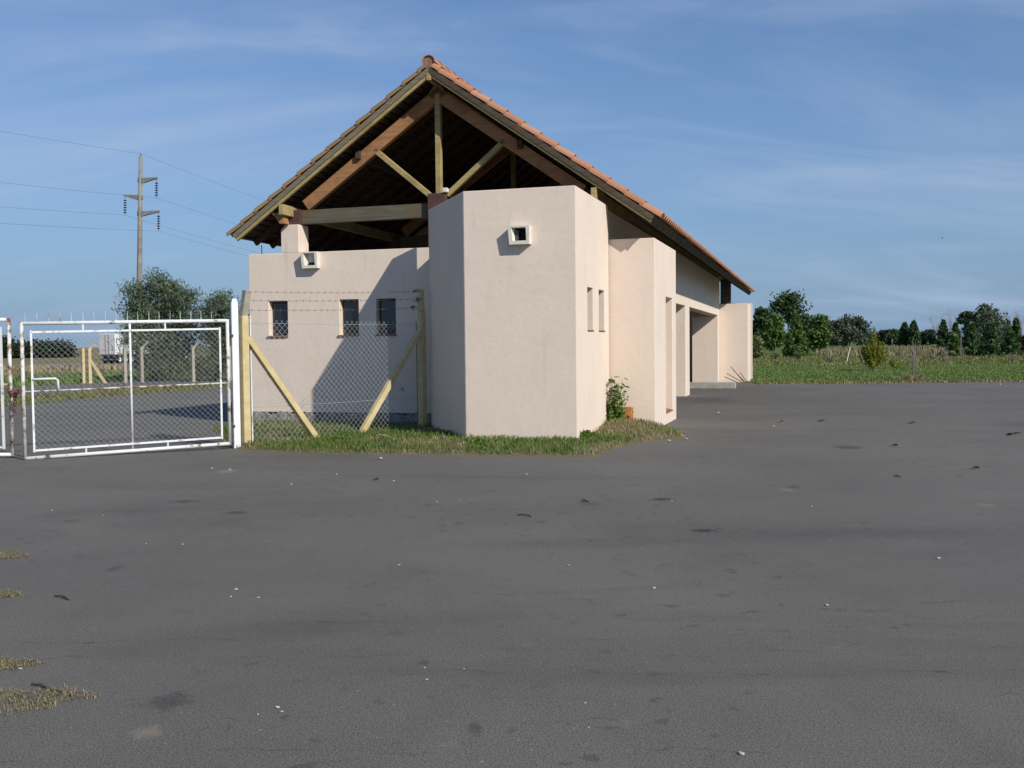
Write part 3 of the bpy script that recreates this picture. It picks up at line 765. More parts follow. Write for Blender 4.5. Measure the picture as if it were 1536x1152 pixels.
# concrete-post fence between gate and tower
F0 = ground_at(369, 671); F1 = np.array([*wor(-3.38, 1.95)[:2], 0]); d = F1-F0; FL = float(np.linalg.norm(d)); fa = math.atan2(d[1], d[0])
F = empty('chain_link_fence', (F0[0], F0[1], 0), fa, label='chain link fence panel with yellow concrete posts and barbed wire beside tower', cat='fence')
def fpost(s, lean, hgt_):
    m = MB(); w = .062
    m.bar((s, 0, -.2), (s, 0, hgt_), w*2, w*2, (0, 1, 0)).obj('post', M['post_yellow'], F, bevel=.008)
    q_ = MB().bar((s, 0, hgt_+.001), (s+lean[0], lean[1], hgt_+.40), w*1.7, w*1.7, (0, 1, 0)); q_.obj('post_arm', M['post_grey_and_shade'] if s < 1 else M['post_yellow'], F, bevel=.008)  # near arm's shade, from its lean, is put into the greyer colour
fpost(0, (.02, -.085), 2.06); fpost(FL, (-.01, .015), 2.20)
MB().bar((.05, -.02, 1.72), (1.42, -.05, -.05), .095, .095, (0, 1, 0)).obj('brace', M['post_yellow'], F, bevel=.006)
MB().bar((FL-.05, -.02, 1.85), (FL-1.62, -.05, -.05), .095, .095, (0, 1, 0)).obj('brace', M['post_yellow'], F, bevel=.006)
MB().tube([(.125, .0, .0), (.125, 0, 2.07)], .014, 6).obj('tension_bar', M['gate_white'], F)
MB().tube([(FL-.13, .0, .0), (FL-.13, 0, 2.0)], .007, 6).obj('tension_bar', M['wire_dark'], F)
w = chain_link(FL-.26, 1.94, .06, .105, .0021); w.v = [(s+.13, y, z) for s, y, z in w.v]; w.obj('chain_link_mesh', M['wire'], F)
for z in (.62, 1.95): MB().tube([(.12, .006, z), (FL/2, .006, z-.012), (FL-.12, .006, z)], .0026, 4).obj('tension_wire', M['wire'], F)
for i, (za, zb, oa, ob) in enumerate(((2.15, 2.26, -.03, -.02), (2.30, 2.42, -.09, -.05), (2.43, 2.56, -.15, -.09))):
    m = MB(); n = 26; pp = []
    for k in range(n+1):
        t = k/n; pp.append((FL*t, oa+(ob-oa)*t, za+(zb-za)*t - .02*math.sin(math.pi*t) + .004*math.sin(k*1.9)))
    m.tube(pp, .0022, 4)
    for k in range(1, 28):
        t = k/28; c = np.array((FL*t, oa+(ob-oa)*t, za+(zb-za)*t - .02*math.sin(math.pi*t)))
        m.tube([c-[.012, 0, .02], c+[.012, 0, .02]], .0022, 3); m.tube([c-[.012, .01, -.02], c+[.012, .01, -.02]], .0022, 3)
    m.obj('barbed_wire', M['wire_dark'], F)
    c = np.array((FL-.22+.05*(i % 2), ob-.005, zb-.005)); m = MB()          # twisted tie at the end
    for k in range(9):
        t = rng.normal(0, .032, 3)*[1.4, .3, .8]; t2 = rng.normal(0, .032, 3)*[1.4, .3, .8]
        m.tube([c+t, c+t2], .0045, 4)
    m.obj('wire_tie', M['steel'], F)
c = np.array((FL-.52, -.01, .78)); m = MB()
for k in range(8): m.tube([c+rng.normal(0, .03, 3)*[1.3, .3, .7], c+rng.normal(0, .03, 3)*[1.3, .3, .7]], .004, 4)
m.obj('wire_tie', M['steel'], F)
# far roadside fence
def lp(px, py): p = ground_at(px, py); return p
fb = [lp(135, 575), lp(188, 574), lp(213, 573.5), lp(290, 573), lp(345, 572.5)]
FF = empty('roadside_fence', (fb[0][0], fb[0][1], 0), 0, label='row of bent-topped concrete fence posts across the lot by the trees', cat='fence')
for i, p in enumerate(fb):
    r = p - fb[0]; tp = 1.50
    MB().tube([(r[0], r[1], -.2), (r[0], r[1], tp), (r[0]+.30, r[1]+.1, tp+.34)], [.10, .09, .075], 4).obj('post', M['post_yellow'] if i == 0 else M['post_grey_and_shade'], FF)
MB().tube([(-.30, .05, -.2), (-.30, .05, 1.55)], [.085, .08], 4).obj('post', M['post_yellow'], FF)
MB().bar((.05, 0, 1.0), (.72, .0, -.05), .10, .10).obj('brace', M['post_yellow'], FF)
for z in (.15, .6, 1.05, 1.45):
    MB().tube([(p-fb[0])+np.array([0, 0, z]) for p in fb], .006, 4).obj('fence_wire', M['wire_dark'], FF)
w = chain_link(float(np.linalg.norm(fb[-1]-fb[1])), 1.4, .05, .16, .003)
aa = math.atan2(*(fb[-1]-fb[1])[1::-1]); r = fb[1]-fb[0]
w.v = [(r[0]+s*math.cos(aa), r[1]+s*math.sin(aa)+y, z) for s, y, z in w.v]; w.obj('chain_link_mesh', M['wire_dark'], FF)

# ------------------------------------------------------------------ power pole and lines
D = 75.0
pb = np.array([(209-768)/FPX*D - .05, D, 0])
PO = empty('power_pole', (pb[0], pb[1], hgt(-50)), 0, label='tall tapered concrete power pole with three short arms', cat='power pole')
PO.rotation_euler = (0, R(2.3), -AX)
HT = 15.4
MB().tube([(0, 0, -.3), (0, 0, 5), (0, 0, 10), (0, 0, HT)], [.25, .215, .175, .135], 10).obj('shaft', M['pole'], PO, smooth=True)
arms = ((13.75, 1, 1.42), (12.55, -1, 1.35), (11.40, 1, 1.62))
tips = []
for z, sd, ln in arms:
    m = MB(); w = .09
    q = [(-sd*.20, z-.20), (sd*.26, z-.24), (sd*ln, z+.06), (sd*ln, z+.16), (-sd*.20, z+.10)]
    m.add([(x, -w, a) for x, a in q] + [(x, w, a) for x, a in q], [(0,1,2,3,4), (9,8,7,6,5)] + [(i, i+5, (i+1) % 5+5, (i+1) % 5) for i in range(5)])
    m.obj('cross_arm', M['pole'], PO, bevel=.01)
    s = MB(); x = sd*(ln-.08)
    s.tube([(x, 0, z+.06), (x, 0, z-1.28)], .018, 5)
    for k in range(6):
        zz0 = z-.22-k*.17; s.tube([(x, 0, zz0), (x, 0, zz0-.03), (x, 0, zz0-.09)], [.05, .14, .05], 10)
    s.obj('insulator_string', M['insulator'], PO)
    tips.append((x, 0, z-1.30))
MB().tube([(0, 0, HT), (0, 0, HT+.22)], .03, 6).obj('wire_peg', M['steel'], PO)
tips.append((0, 0, HT+.2))
rot = Matrix.Translation(PO.location) @ PO.rotation_euler.to_matrix().to_4x4()
names = ['thin conductor hanging from the upper right pole arm', 'thin conductor hanging from the left pole arm', 'thin conductor hanging from the lowest right pole arm', 'topmost thin wire fixed to the tip of the pole']
for tp, lb in zip(tips, names):
    w0 = np.array(rot @ Vector(tp)); m = MB()
    SP, SG = 110.0, 2.2
    pp = []
    for k in range(-30, 31):
        t = abs(k)/30; dist = k/30*SP
        pp.append(w0 + V*dist + np.array([0, 0, -4*SG*t*(1-t)]))
    m.tube(pp, .009, 5); m.obj('power_line', M['cable'], None, label=lb, cat='wire', group='overhead wires on the power pole')

# ------------------------------------------------------------------ vegetation
def leaves(pts, size, aspect=.45, droop=0.0, jit=.35):
    """one diamond leaf (quad) per point"""
    n = len(pts); pts = np.asarray(pts)
    d = rng.normal(size=(n, 3)); d[:, 2] -= droop; d /= np.linalg.norm(d, axis=1)[:, None]
    a = rng.normal(size=(n, 3)); a -= (a*d).sum(1)[:, None]*d; a /= np.linalg.norm(a, axis=1)[:, None]
    s = size*(1 + rng.uniform(-jit, jit, n))[:, None]
    v = np.stack([pts - d*s/2, pts + a*s*aspect/2, pts + d*s/2, pts - a*s*aspect/2], 1)
    return v.reshape(-1, 3), np.arange(4*n).reshape(-1, 4)
def clumps(center, rad, k, per, spread, shell=.55, flat=1.0):
    """clump centres inside an ellipsoid, points gathered round each"""
    d = rng.normal(size=(k, 3)); d /= np.linalg.norm(d, axis=1)[:, None]
    r = (shell + (1-shell)*rng.random(k))[:, None]
    c = np.asarray(center) + d*r*np.asarray(rad)
    sp = spread*rng.uniform(.6, 1.35, k)
    p = c.repeat(per, 0) + np.clip(rng.normal(size=(k*per, 3)), -1.9, 1.9)*sp.repeat(per)[:, None]*[1, 1, .75*flat]
    return p, c
def tree(name, label, base, blobs, mat, leaf, aspect=.5, trunk_h=1.0, trunk_r=.12, per=60, dens=1.0, droop=0.0, bark=None, group=None, limbs=True, cat='tree', spread=None, lean=(0, 0), pts=None):
    t = empty(name, base, 0, label=label, cat=cat, group=group)
    P_, cs = [], []
    for (cx, cy, cz, rx, ry, rz, k) in blobs:
        p, c = clumps((cx, cy, cz), (rx, ry, rz), int(k*dens), per, spread or .30*min(rx, rz)*.6+.12)
        P_.append(p); cs.append(c)
    p = np.concatenate(P_) if pts is None else pts; p = p[p[:, 2] > .05]
    v, f = leaves(p, leaf, aspect, droop)
    put(bpy.data.objects.new('crown', np_mesh('crown', v, f)), t, mat)
    m = MB(); zt = trunk_h
    m.tube([(0, 0, -.2), (lean[0]*.3, lean[1]*.3, zt*.5), (lean[0], lean[1], zt)], [trunk_r*1.25, trunk_r, trunk_r*.75], 7)
    if limbs and cs:
        for c in np.concatenate(cs)[::max(1, int(len(np.concatenate(cs))/14))]:
            mid = np.array([lean[0], lean[1], zt])*.45 + c*.55 + np.array([0, 0, -.1])
            m.tube([(lean[0]*.8, lean[1]*.8, zt*.8), mid, c], [trunk_r*.5, trunk_r*.3, .012], 5)
    m.obj('trunk', bark or M['bark'], t)
    return t
def W(px, d, z=0.0): return np.array([(px-768)/FPX*d, d, z])
def sz(px, d): return px*d/FPX
def rtree(px, top, half, d, kind, mat, label, name='tree', leaf=None, **kw):
    """tree at picture column px, d metres away; its height and half width surveyed in sight-line units"""
    hy = HZ - (px-768)*math.tan(ROLL)
    H_ = 1.6 + (hy - top)*d/FPX; w = sz(half, d); b = W(px, d)
    if kind == 'round':
        bl = [(0, 0, H_*.60, w*.72, w*.72, H_*.34, 26), (-w*.42, 0, H_*.45, w*.5, w*.5, H_*.28, 14), (w*.42, .1, H_*.47, w*.52, w*.5, H_*.28, 14), (0, -.2, H_*.82, w*.42, w*.4, H_*.17, 9)]
        th_ = H_*.4
    elif kind == 'cone':
        bl = [(0, 0, H_*(.10+.80*i/7), max(w*(1-.86*i/7), .12), max(w*(1-.86*i/7), .12), H_*.08, 12-i) for i in range(8)]; th_ = H_*.85
    elif kind == 'spire':
        bl = [(0, 0, H_*(.14+.78*i/7), max(w*(.9-.6*(i/7)**1.5), .1), max(w*(.9-.6*(i/7)**1.5), .1), H_*.09, 9) for i in range(8)]; th_ = H_*.85
    elif kind == 'umbrella':
        bl = [(0, 0, H_*.88, w*.7, w*.7, H_*.07, 12), (-w*.5, 0, H_*.76, w*.45, w*.5, H_*.07, 9), (w*.45, 0, H_*.74, w*.5, w*.5, H_*.08, 9), (w*.2, 0, H_*.62, w*.5, w*.5, H_*.05, 6)]; th_ = H_*.72
    kw.setdefault('per', 80)
    if kind in ('cone', 'spire'):              # whorls of drooping boughs round a straight stem
        bl = []; out = []; nw = 16 if kind == 'cone' else 20; dn = kw.get('dens', 1.0)
        for i in range(nw):
            t = .04 + .93*i/nw; rr = w*((1-t)**.85 if kind == 'cone' else (1-t**2.2)*.9)*rng.uniform(.82, 1.12) + .06
            for b_ in range(max(3, int((9 - 5*t)*dn))):
                a = rng.uniform(0, 6.283); ln = rr*rng.uniform(.7, 1.15); n_ = 42; q = rng.random((n_, 1))**.65
                dirv = np.array([math.cos(a), math.sin(a), 0]); sag = (-.22 if kind == 'cone' else .55)
                out.append(np.array([0, 0, t*H_]) + dirv*ln*q + np.array([0, 0, 1])*sag*ln*q + rng.normal(size=(n_, 3))*(.05+.13*ln*(1.1-q)))
        out.append(np.array([0, 0, H_*.95]) + rng.normal(size=(70, 3))*[.07, .07, H_*.03])
        kw['pts'] = np.concatenate(out)
    return tree(name, label, b, bl, mat, leaf or max(.10, .0031*d), trunk_h=th_, trunk_r=max(.07, H_*.018), group=kw.pop('group', 'trees beyond the meadow'), **kw)
X = L_
rtree(1183, 441, 21, 128, 'umbrella', X['dark'], 'tallest flat-topped tree rising over the dark grove beside the far block', 'pine_tree', spread=.55)
rtree(1143, 459, 24, 126, 'round', X['dark'], 'dark broad tree partly hidden behind the far block of the building', 'broadleaf_tree')
rtree(1162, 472, 18, 112, 'round', X['mid'], 'mid green tree in front of the dark broad tree by the building', 'broadleaf_tree')
rtree(1208, 472, 18, 120, 'round', X['dark'], 'dark rounded tree directly right of the flat-topped tall tree', 'broadleaf_tree')
rtree(1194, 467, 23, 96, 'cone', X['mid'], 'bushy green conifer standing foremost in the grove beside the building', 'conifer_tree', dens=1.5)
rtree(1230, 472, 17, 97, 'round', X['mid'], 'narrow bright green tree left of the grey-green dome-shaped tree', 'broadleaf_tree')
rtree(1275, 472, 36, 150, 'round', X['blue'], 'wide dome-shaped grey-green tree with pale trunks below', 'gum_tree', bark=M['pale_bark'])
rtree(1255, 482, 20, 152, 'round', X['blue'], 'smaller grey-green tree against the left flank of the dome-shaped one', 'gum_tree', bark=M['pale_bark'])
rtree(1340, 494, 14, 175, 'round', X['dark'], 'small dark round tree between golden shrub and twin pointed conifers', 'broadleaf_tree')
rtree(1357, 484, 9, 170, 'spire', X['con'], 'left one of the twin pointed dark conifers', 'cypress_tree', dens=1.3)
rtree(1371, 482, 9, 168, 'spire', X['con'], 'right one of the twin pointed dark conifers', 'cypress_tree', dens=1.3)
rtree(1392, 495, 20, 190, 'round', X['hedge'], 'low dark tree filling the gap right of the twin conifers', 'broadleaf_tree')
rtree(1325, 497, 14, 195, 'round', X['hedge'], 'low far tree just right of the golden shrub', 'broadleaf_tree')
rtree(1415, 480, 16, 120, 'cone', X['con'], 'pointed dark conifer left of the tall grey-topped tree', 'conifer_tree')
rtree(1434, 484, 13, 112, 'cone', X['con'], 'second pointed conifer beside the tall grey-topped tree', 'conifer_tree')
rtree(1477, 459, 32, 118, 'round', X['blue'], 'tall broad tree with airy grey-green top among conifers', 'gum_tree', bark=M['pale_bark'], dens=1.3)
rtree(1450, 467, 15, 121, 'umbrella', X['dark'], 'dark leaning crown at the left shoulder of the airy tall tree', 'pine_tree')
rtree(1457, 487, 20, 92, 'cone', X['con'], 'broad low conifer with skirts to the ground beneath the airy tall tree', 'conifer_tree', dens=1.6)
rtree(1432, 500, 15, 92, 'cone', X['mid'], 'small green conifer left of the broad low conifer', 'conifer_tree')
rtree(1486, 484, 18, 88, 'cone', X['con'], 'feathery dark conifer right of the broad low conifer', 'conifer_tree', dens=1.4)
rtree(1511, 480, 8, 118, 'spire', X['con'], 'slim dark spire conifer left of its slimmer twin', 'cypress_tree', dens=1.2)
rtree(1524, 478, 7, 119, 'spire', X['con'], 'slimmer dark spire conifer near the red-leaved tree', 'cypress_tree', dens=1.2)
rtree(1516, 497, 19, 90, 'cone', X['con'], 'low wide conifer in front of the slim spires', 'conifer_tree', dens=1.4)
rtree(1545, 500, 12, 95, 'round', X['red'], 'dark red-leaved tree at the end of the conifer row', 'broadleaf_tree')
rtree(1133, 505, 9, 85, 'round', X['pale'], 'pale yellow-green bush against the far block wall', 'bush')
rtree(1390, 500, 26, 230, 'round', X['hedge'], 'far low dark tree behind the dry grass gap', 'broadleaf_tree')
rtree(1310, 502, 24, 230, 'round', X['hedge'], 'far low dark tree behind the golden shrub', 'broadleaf_tree')
# bare winter trees
def bare(px, top, half, d, label, r0=.10):
    hy = HZ - (px-768)*math.tan(ROLL); H_ = 1.6 + (hy-top)*d/FPX; w = sz(half, d)
    t = empty('bare_tree', W(px, d), 0, label=label, cat='tree', group='bare winter trees')
    tr = MB().tube([(0, 0, -.2), (0, 0, H_*.3), (.05, 0, H_*.55)], [r0, r0*.8, r0*.5], 6); tr.obj('trunk', M['pale_bark'], t)
    c = MB()
    for i in range(16):
        a = rng.uniform(0, 6.28); z0 = H_*rng.uniform(.18, .5); r = w*rng.uniform(.4, 1); e_ = np.array([r*math.cos(a), r*math.sin(a), H_*rng.uniform(.65, 1.0)])
        md = np.array([e_[0]*.45, e_[1]*.45, z0 + (e_[2]-z0)*.5])
        c.tube([(0, 0, z0), md, e_], [r0*.35, r0*.2, r0*.07], 4, caps=False)
        for k in range(7):
            f_ = rng.uniform(.3, 1); s_ = md + (e_-md)*f_; q_ = s_ + rng.normal(0, .22*w, 3) + [0, 0, .25*w]
            c.tube([s_, q_], [r0*.12, r0*.05], 3, caps=False)
    c.obj('crown', M['pale_bark'], t)
bare(1405, 470, 14, 150, 'bare winter tree left of the dark leaning crown, beyond conifers')
bare(1428, 466, 14, 150, 'bare winter tree directly behind the second pointed conifer')
bare(1512, 462, 14, 140, 'bare winter tree rising behind the slim spire conifers')
bare(1532, 466, 12, 140, 'bare winter tree above the red-leaved tree')
# golden cypress on the lawn
d = 52.0; gb = ground_at(1310, 556.5)
t = empty('golden_cypress', (gb[0], gb[1], 0), 0, label='flame-shaped golden green cypress standing alone on the lawn', cat='shrub')
P_ = []
for i in range(64):                            # upswept plumes, longest low down
    a = rng.uniform(0, 6.28); h0 = rng.uniform(.02, 1.0); ln = rng.uniform(.55, .95)*(1.15 - .45*h0); out_ = rng.uniform(.45, .95)*(1.0 - .45*h0)
    s0 = np.array([.05*math.cos(a), .05*math.sin(a), h0]); e0 = s0 + np.array([out_*.78*math.cos(a), out_*.78*math.sin(a), ln])
    tt = rng.random((95, 1))**.75; bend = np.array([math.cos(a), math.sin(a), -.7])*.10*np.sin(np.pi*tt)
    P_.append(s0 + (e0-s0)*tt + bend + rng.normal(size=(95, 3))*.055*(1.2-tt))
for zc in (1.35, 1.6, 1.8, 1.98): P_.append(np.array([.02, 0, zc]) + rng.normal(size=(120, 3))*[.085*(2.5-zc), .085*(2.5-zc), .12])
v_, f_ = leaves(np.concatenate(P_), .085, .45)
put(bpy.data.objects.new('foliage', np_mesh('foliage', v_, f_)), t, X['gold'])
MB().tube([(0, 0, -.1), (0, 0, 1.4)], [.05, .02], 6).obj('stem', M['bark'], t)
# little things on the lawn
def twiggy(px, py, h, w, n, mat, label, name, cat, leafy=0, lm=None, lsz=.05):
    b = ground_at(px, py); t = empty(name, (b[0], b[1], 0), 0, label=label, cat=cat)
    m = MB(); tips_ = []
    for i in range(n):
        a = rng.uniform(0, 6.28); r = w*rng.uniform(.2, 1); e_ = np.array([r*math.cos(a), r*math.sin(a), h*rng.uniform(.55, 1)])
        m.tube([(0, 0, 0), (e_[0]*.35, e_[1]*.35, e_[2]*.55), e_], [.014, .010, .004], 4, caps=False); tips_.append(e_)
        for k in range(3):
            s_ = e_*rng.uniform(.5, .95); q_ = s_ + rng.normal(0, .12*h, 3); q_[2] = abs(q_[2]); m.tube([s_, q_], [.005, .003], 3, caps=False); tips_.append(q_)
    m.obj('stem', mat, t)
    if leafy:
        p = np.array(tips_)[rng.integers(0, len(tips_), leafy)] * rng.uniform(.45, 1.0, (leafy, 1)) + rng.normal(0, .05*h+.02, (leafy, 3)); p[:, 2] = np.abs(p[:, 2])
        v_, f_ = leaves(p, lsz, .5); put(bpy.data.objects.new('foliage', np_mesh('foliage', v_, f_)), t, lm)
    return t
twiggy(1343, 553, .62, .40, 12, M['bark'], 'small two-lobed green bush beside the golden cypress', 'small_bush', 'bush', 500, X['gold'], .09)
t = twiggy(1371, 571, 1.75, .30, 9, M['pale_bark'], 'thin bare sapling rising from a mound of dry grass', 'sapling', 'sapling', 160, X['brush'], .06)
twiggy(1419, 547, 1.15, .45, 12, M['pale_bark'], 'bare brushy sapling right of the thin sapling', 'sapling', 'sapling', 260, X['brush'], .07)
twiggy(1246, 546, .9, .55, 12, M['pale_bark'], 'dry low bush left of the leaning white stake', 'dry_bush', 'bush', 260, X['brush'], .08)
twiggy(1197, 541, .95, .4, 12, M['bark'], 'little green bush in front of the foremost grove conifer', 'small_bush', 'bush', 420, X['mid'], .11)
twiggy(1163, 540, .5, .5, 10, M['bark'], 'low dark weed on the lawn before the building grove', 'weed', 'weed', 160, X['dark'], .10)
twiggy(1398, 541, .8, .6, 12, M['pale_bark'], 'dry bush behind the two saplings', 'dry_bush', 'bush', 260, X['brush'], .09)
twiggy(1518, 545, .8, .5, 12, M['pale_bark'], 'dry bush before the low wide conifer', 'dry_bush', 'bush', 200, X['brush'], .09)
twiggy(1445, 538, 1.2, .4, 8, M['pale_bark'], 'leafless whip plant before the small green conifer', 'sapling', 'sapling')
for px, py, h, ln, lb in ((1269, 545, 1.1, .28, 'leaning white stake on the lawn left of the golden cypress'), (1338, 536, 1.6, 0, 'upright pale post behind the small two-lobed bush'), (1441, 539, 2.6, 0.02, 'tall thin pale post among the conifers')):
    b = ground_at(px, py); t = empty('stake', (b[0], b[1], 0), 0, label=lb, cat='stake')
    MB().tube([(0, 0, -.1), (ln, 0, h)], [.03, .025], 6).obj('shaft', M['pole'] if h > 1.2 else M['post_white'], t)

def blades(P, h, w, lean=.5, seg=2):
    """grass blades: bent strips at points P (n,3)"""
    n = len(P); a = rng.uniform(0, 6.283, n); H_ = h*rng.uniform(.45, 1.25, n)
    d = np.stack([np.cos(a), np.sin(a), np.zeros(n)], 1); s = np.stack([-np.sin(a), np.cos(a), np.zeros(n)], 1)
    ln = (lean*rng.uniform(.2, 1.2, n)*H_)[:, None]; H_ = H_[:, None]; ww = w*rng.uniform(.6, 1.3, (n, 1))
    z = np.array([0, 0, 1.])
    m1 = P + d*ln*.3 + z*H_*.6; m2 = P + d*ln + z*H_*(1-.25*lean)
    v = np.stack([P - s*ww/2, P + s*ww/2, m1 + s*ww*.4, m1 - s*ww*.4, m2 + s*ww*.08, m2 - s*ww*.08], 1)
    b = (np.arange(n)*6)[:, None]
    f = np.concatenate([b + [0, 1, 2, 3], b + [3, 2, 4, 5]], 0)
    return v.reshape(-1, 3), f
def stuff(name, P, h, w, mat, label, lean=.5, cat='grass'):
    v_, f_ = blades(P, h, w, lean)
    return put(bpy.data.objects.new(name, np_mesh(name, v_, f_)), None, mat, label=label, cat=cat, kind='stuff')
# lawn texture, denser close to the asphalt
n = 52000; y = 37.75 + 52*rng.random(n)**1.9; x = 8.9 + (y*.56 - 8.9 + 3)*rng.random(n)
P = np.stack([x, y - .012*(x-8.9), np.zeros(n)], 1)
stuff('lawn_grass', P, .085, .03, X['field'], 'mown green lawn grass beyond the asphalt on the right', .6)
n = 5000; x = 8.9 + 22*rng.random(n); P = np.stack([x, 37.72 - .012*(x-8.9) + rng.normal(0, .13, n), np.zeros(n)], 1)
stuff('lawn_edge_grass', P, .09, .025, X['dry'], 'straw-coloured grass fringe where the lawn meets asphalt', .9)
n = 9000; d_ = rng.uniform(92, 150, n); pxs = 1225 + 250*rng.random(n)**.9; keep = rng.random(n) < np.clip(1.2 - (pxs-1380)/110, .15, 1)
P = np.stack([(pxs-768)/FPX*d_, d_, np.zeros(n)], 1)[keep]
P = P[np.sin(P[:, 0]*.9)+np.sin(P[:, 0]*.37+P[:, 1]*.2)+rng.normal(0, .6, len(P)) > -.3]
stuff('tall_dry_grass', P, .75, .08, X['straw'], 'tall dry grass band along the far edge of the lawn', .45)
n = 7000; d_ = rng.uniform(62, 118, n); pxs = 1120 + 430*rng.random(n); P = np.stack([(pxs-768)/FPX*d_, d_, np.zeros(n)], 1)
stuff('rough_grass', P, .22, .06, X['olive'], 'rough olive grass tufts across the far lawn', .6)
g = ground_at(1371, 571); P = np.concatenate([np.stack([g[0]+rng.normal(0, .24, 500), g[1]+rng.normal(0, .18, 500), np.zeros(500)], 1)])
stuff('dry_mound', P, .24, .02, X['dry'], 'mound of dry cut grass around the thin sapling', 1.1)
# left: grass strips beyond the lot
def strip_pts(n, u0, u1, v0, v1):
    u_ = u0 + (u1-u0)*rng.random(n); v_ = v0 + (v1-v0)*rng.random(n)
    z_ = np.array([hgt(a) for a in u_]) if u0 < -28 else np.zeros(n)
    return O + u_[:, None]*U + v_[:, None]*V + np.stack([z_*0, z_*0, z_], 1)
stuff('strip_grass', strip_pts(9000, -21.4, -18.0, -4, 26), .12, .03, X['olive'], 'thin olive grass strip between lot and access road', .7)
stuff('roadside_grass', strip_pts(14000, -41, -27.8, -6, 40), .22, .06, X['field'], 'green roadside grass beyond the access road', .6)
stuff('dry_roadside_grass', strip_pts(7000, -73, -48, 10, 70), .4, .10, X['dry'], 'dry brown grass between service lane and highway', .6)
# the two bushy trees by the roadside fence
def gum(px0, py0, blobs, label, d):
    b = ground_at(px0, py0); sc = b[1]/FPX
    hy = HZ - (px0-768)*math.tan(ROLL)
    bl = []
    for (px, py, rx, rz, k) in blobs:
        bl.append(((px-px0)*sc, rng.uniform(-.5, .5), 1.6 + (hy-py)*sc, rx*sc, rx*sc*.9, rz*sc, k))
    return tree('gum_tree', label, (b[0], b[1], 0), bl, X['gum'], .20, .22, trunk_h=1.6, trunk_r=.09, per=105, droop=.5, group='bushy trees by the roadside fence', spread=.26)
gum(238, 571, [(222, 462, 30, 28, 34), (258, 455, 26, 26, 28), (243, 428, 20, 16, 14), (265, 440, 22, 16, 12), (283, 452, 16, 16, 10), (225, 505, 36, 28, 38), (265, 510, 34, 30, 38), (240, 545, 40, 22, 34), (212, 440, 14, 16, 8), (290, 475, 14, 20, 8)],
    'bushy grey-green tree standing below the power pole', 47)
gum(325, 571, [(322, 468, 18, 18, 16), (338, 460, 18, 18, 16), (326, 500, 26, 26, 26), (340, 530, 26, 28, 26), (312, 545, 24, 20, 18), (370, 500, 30, 40, 30)],
    'bushy grey-green tree between its bigger neighbour and the cream building', 48)
# far dark hedge trees behind the highway
for i, (px, top, half) in enumerate(((5, 505, 16), (28, 510, 16), (52, 512, 16), (76, 511, 15), (98, 513, 12))):
    d = 230.0; hy = HZ - (px-768)*math.tan(ROLL); H_ = 1.6 + .7 + (hy-top)*d/FPX; w = sz(half, d)
    tree('hedge_tree', ['dark tree at the outer end of the row beyond the highway', 'second dark tree of the row beyond the highway', 'middle dark tree of the row beyond the highway', 'fourth dark tree of the row beyond the highway', 'last low tree of the row beyond the highway, toward the truck'][i],
         W(px, d, -.7), [(0, 0, H_*.5, w, w*.6, H_*.42, 34), (0, 0, H_*.25, w, w*.6, H_*.2, 20)], X['hedge'], .85, trunk_h=H_*.4, trunk_r=.2, per=26, group='dark row of trees beyond the highway', limbs=False, spread=.8)

# ------------------------------------------------------------------ truck on the highway
tb = W(162, 138); uu = (tb-O)@U; tb[2] = hgt(uu) + .004
T = empty('semi_trailer_truck', (tb[0], tb[1], tb[2]), -AX, label='white box trailer truck on the highway behind the bushy tree', cat='truck')
MB().box((-1.25, 0, 1.18), (1.25, 13.4, 3.95)).obj('trailer_box', M['truck_white'], T, bevel=.03)
for s in (-1, 1):
    dd = MB().box((.012 if s > 0 else -1.21, -.05, 1.24), (1.21 if s > 0 else -.012, -.002, 3.9)).obj('rear_door', M['truck_grey'], T, bevel=.01)
    MB().tube([(s*.25, -.085, 1.3), (s*.25, -.085, 3.85)], .03, 6).obj('lock_bar', M['steel'], dd)
    for z in (1.6, 2.4, 3.3): MB().box((s*1.19-.05, -.075, z-.04), (s*1.19+.03, -.052, z+.04)).obj('hinge', M['steel'], dd)
MB().box((-1.2, -.02, .45), (1.2, .08, .62)).obj('underrun_bar', M['steel'], T)
MB().box((-1.0, .1, .95), (1.0, 13.0, 1.178)).obj('chassis', M['steel'], T)
for y in (1.0, 2.25, 3.5, 11.6, 13.0, 16.0):
    for s in (-1, 1):
        w = MB().tube([(s*1.2, y, .5), (s*.85, y, .5)], .5, 16).obj('wheel', M['tyre'], T)
        MB().tube([(s*1.215, y, .5), (s*1.19, y, .5)], .27, 12).obj('rim', M['truck_white'], w)
m = MB(); q = [(14.0, .9), (16.4, .9), (16.4, 2.2), (16.1, 3.2), (14.0, 3.4)]
m.add([(-1.2, y, z) for y, z in q] + [(1.2, y, z) for y, z in q], [(0,1,2,3,4), (9,8,7,6,5)] + [(i, i+5, (i+1) % 5+5, (i+1) % 5) for i in range(5)])
m.obj('cab', M['truck_white'], T, bevel=.04)
MB().box((1.202, 15.0, 2.2), (1.21, 15.9, 2.95)).obj('cab_window', M['glass'], T)

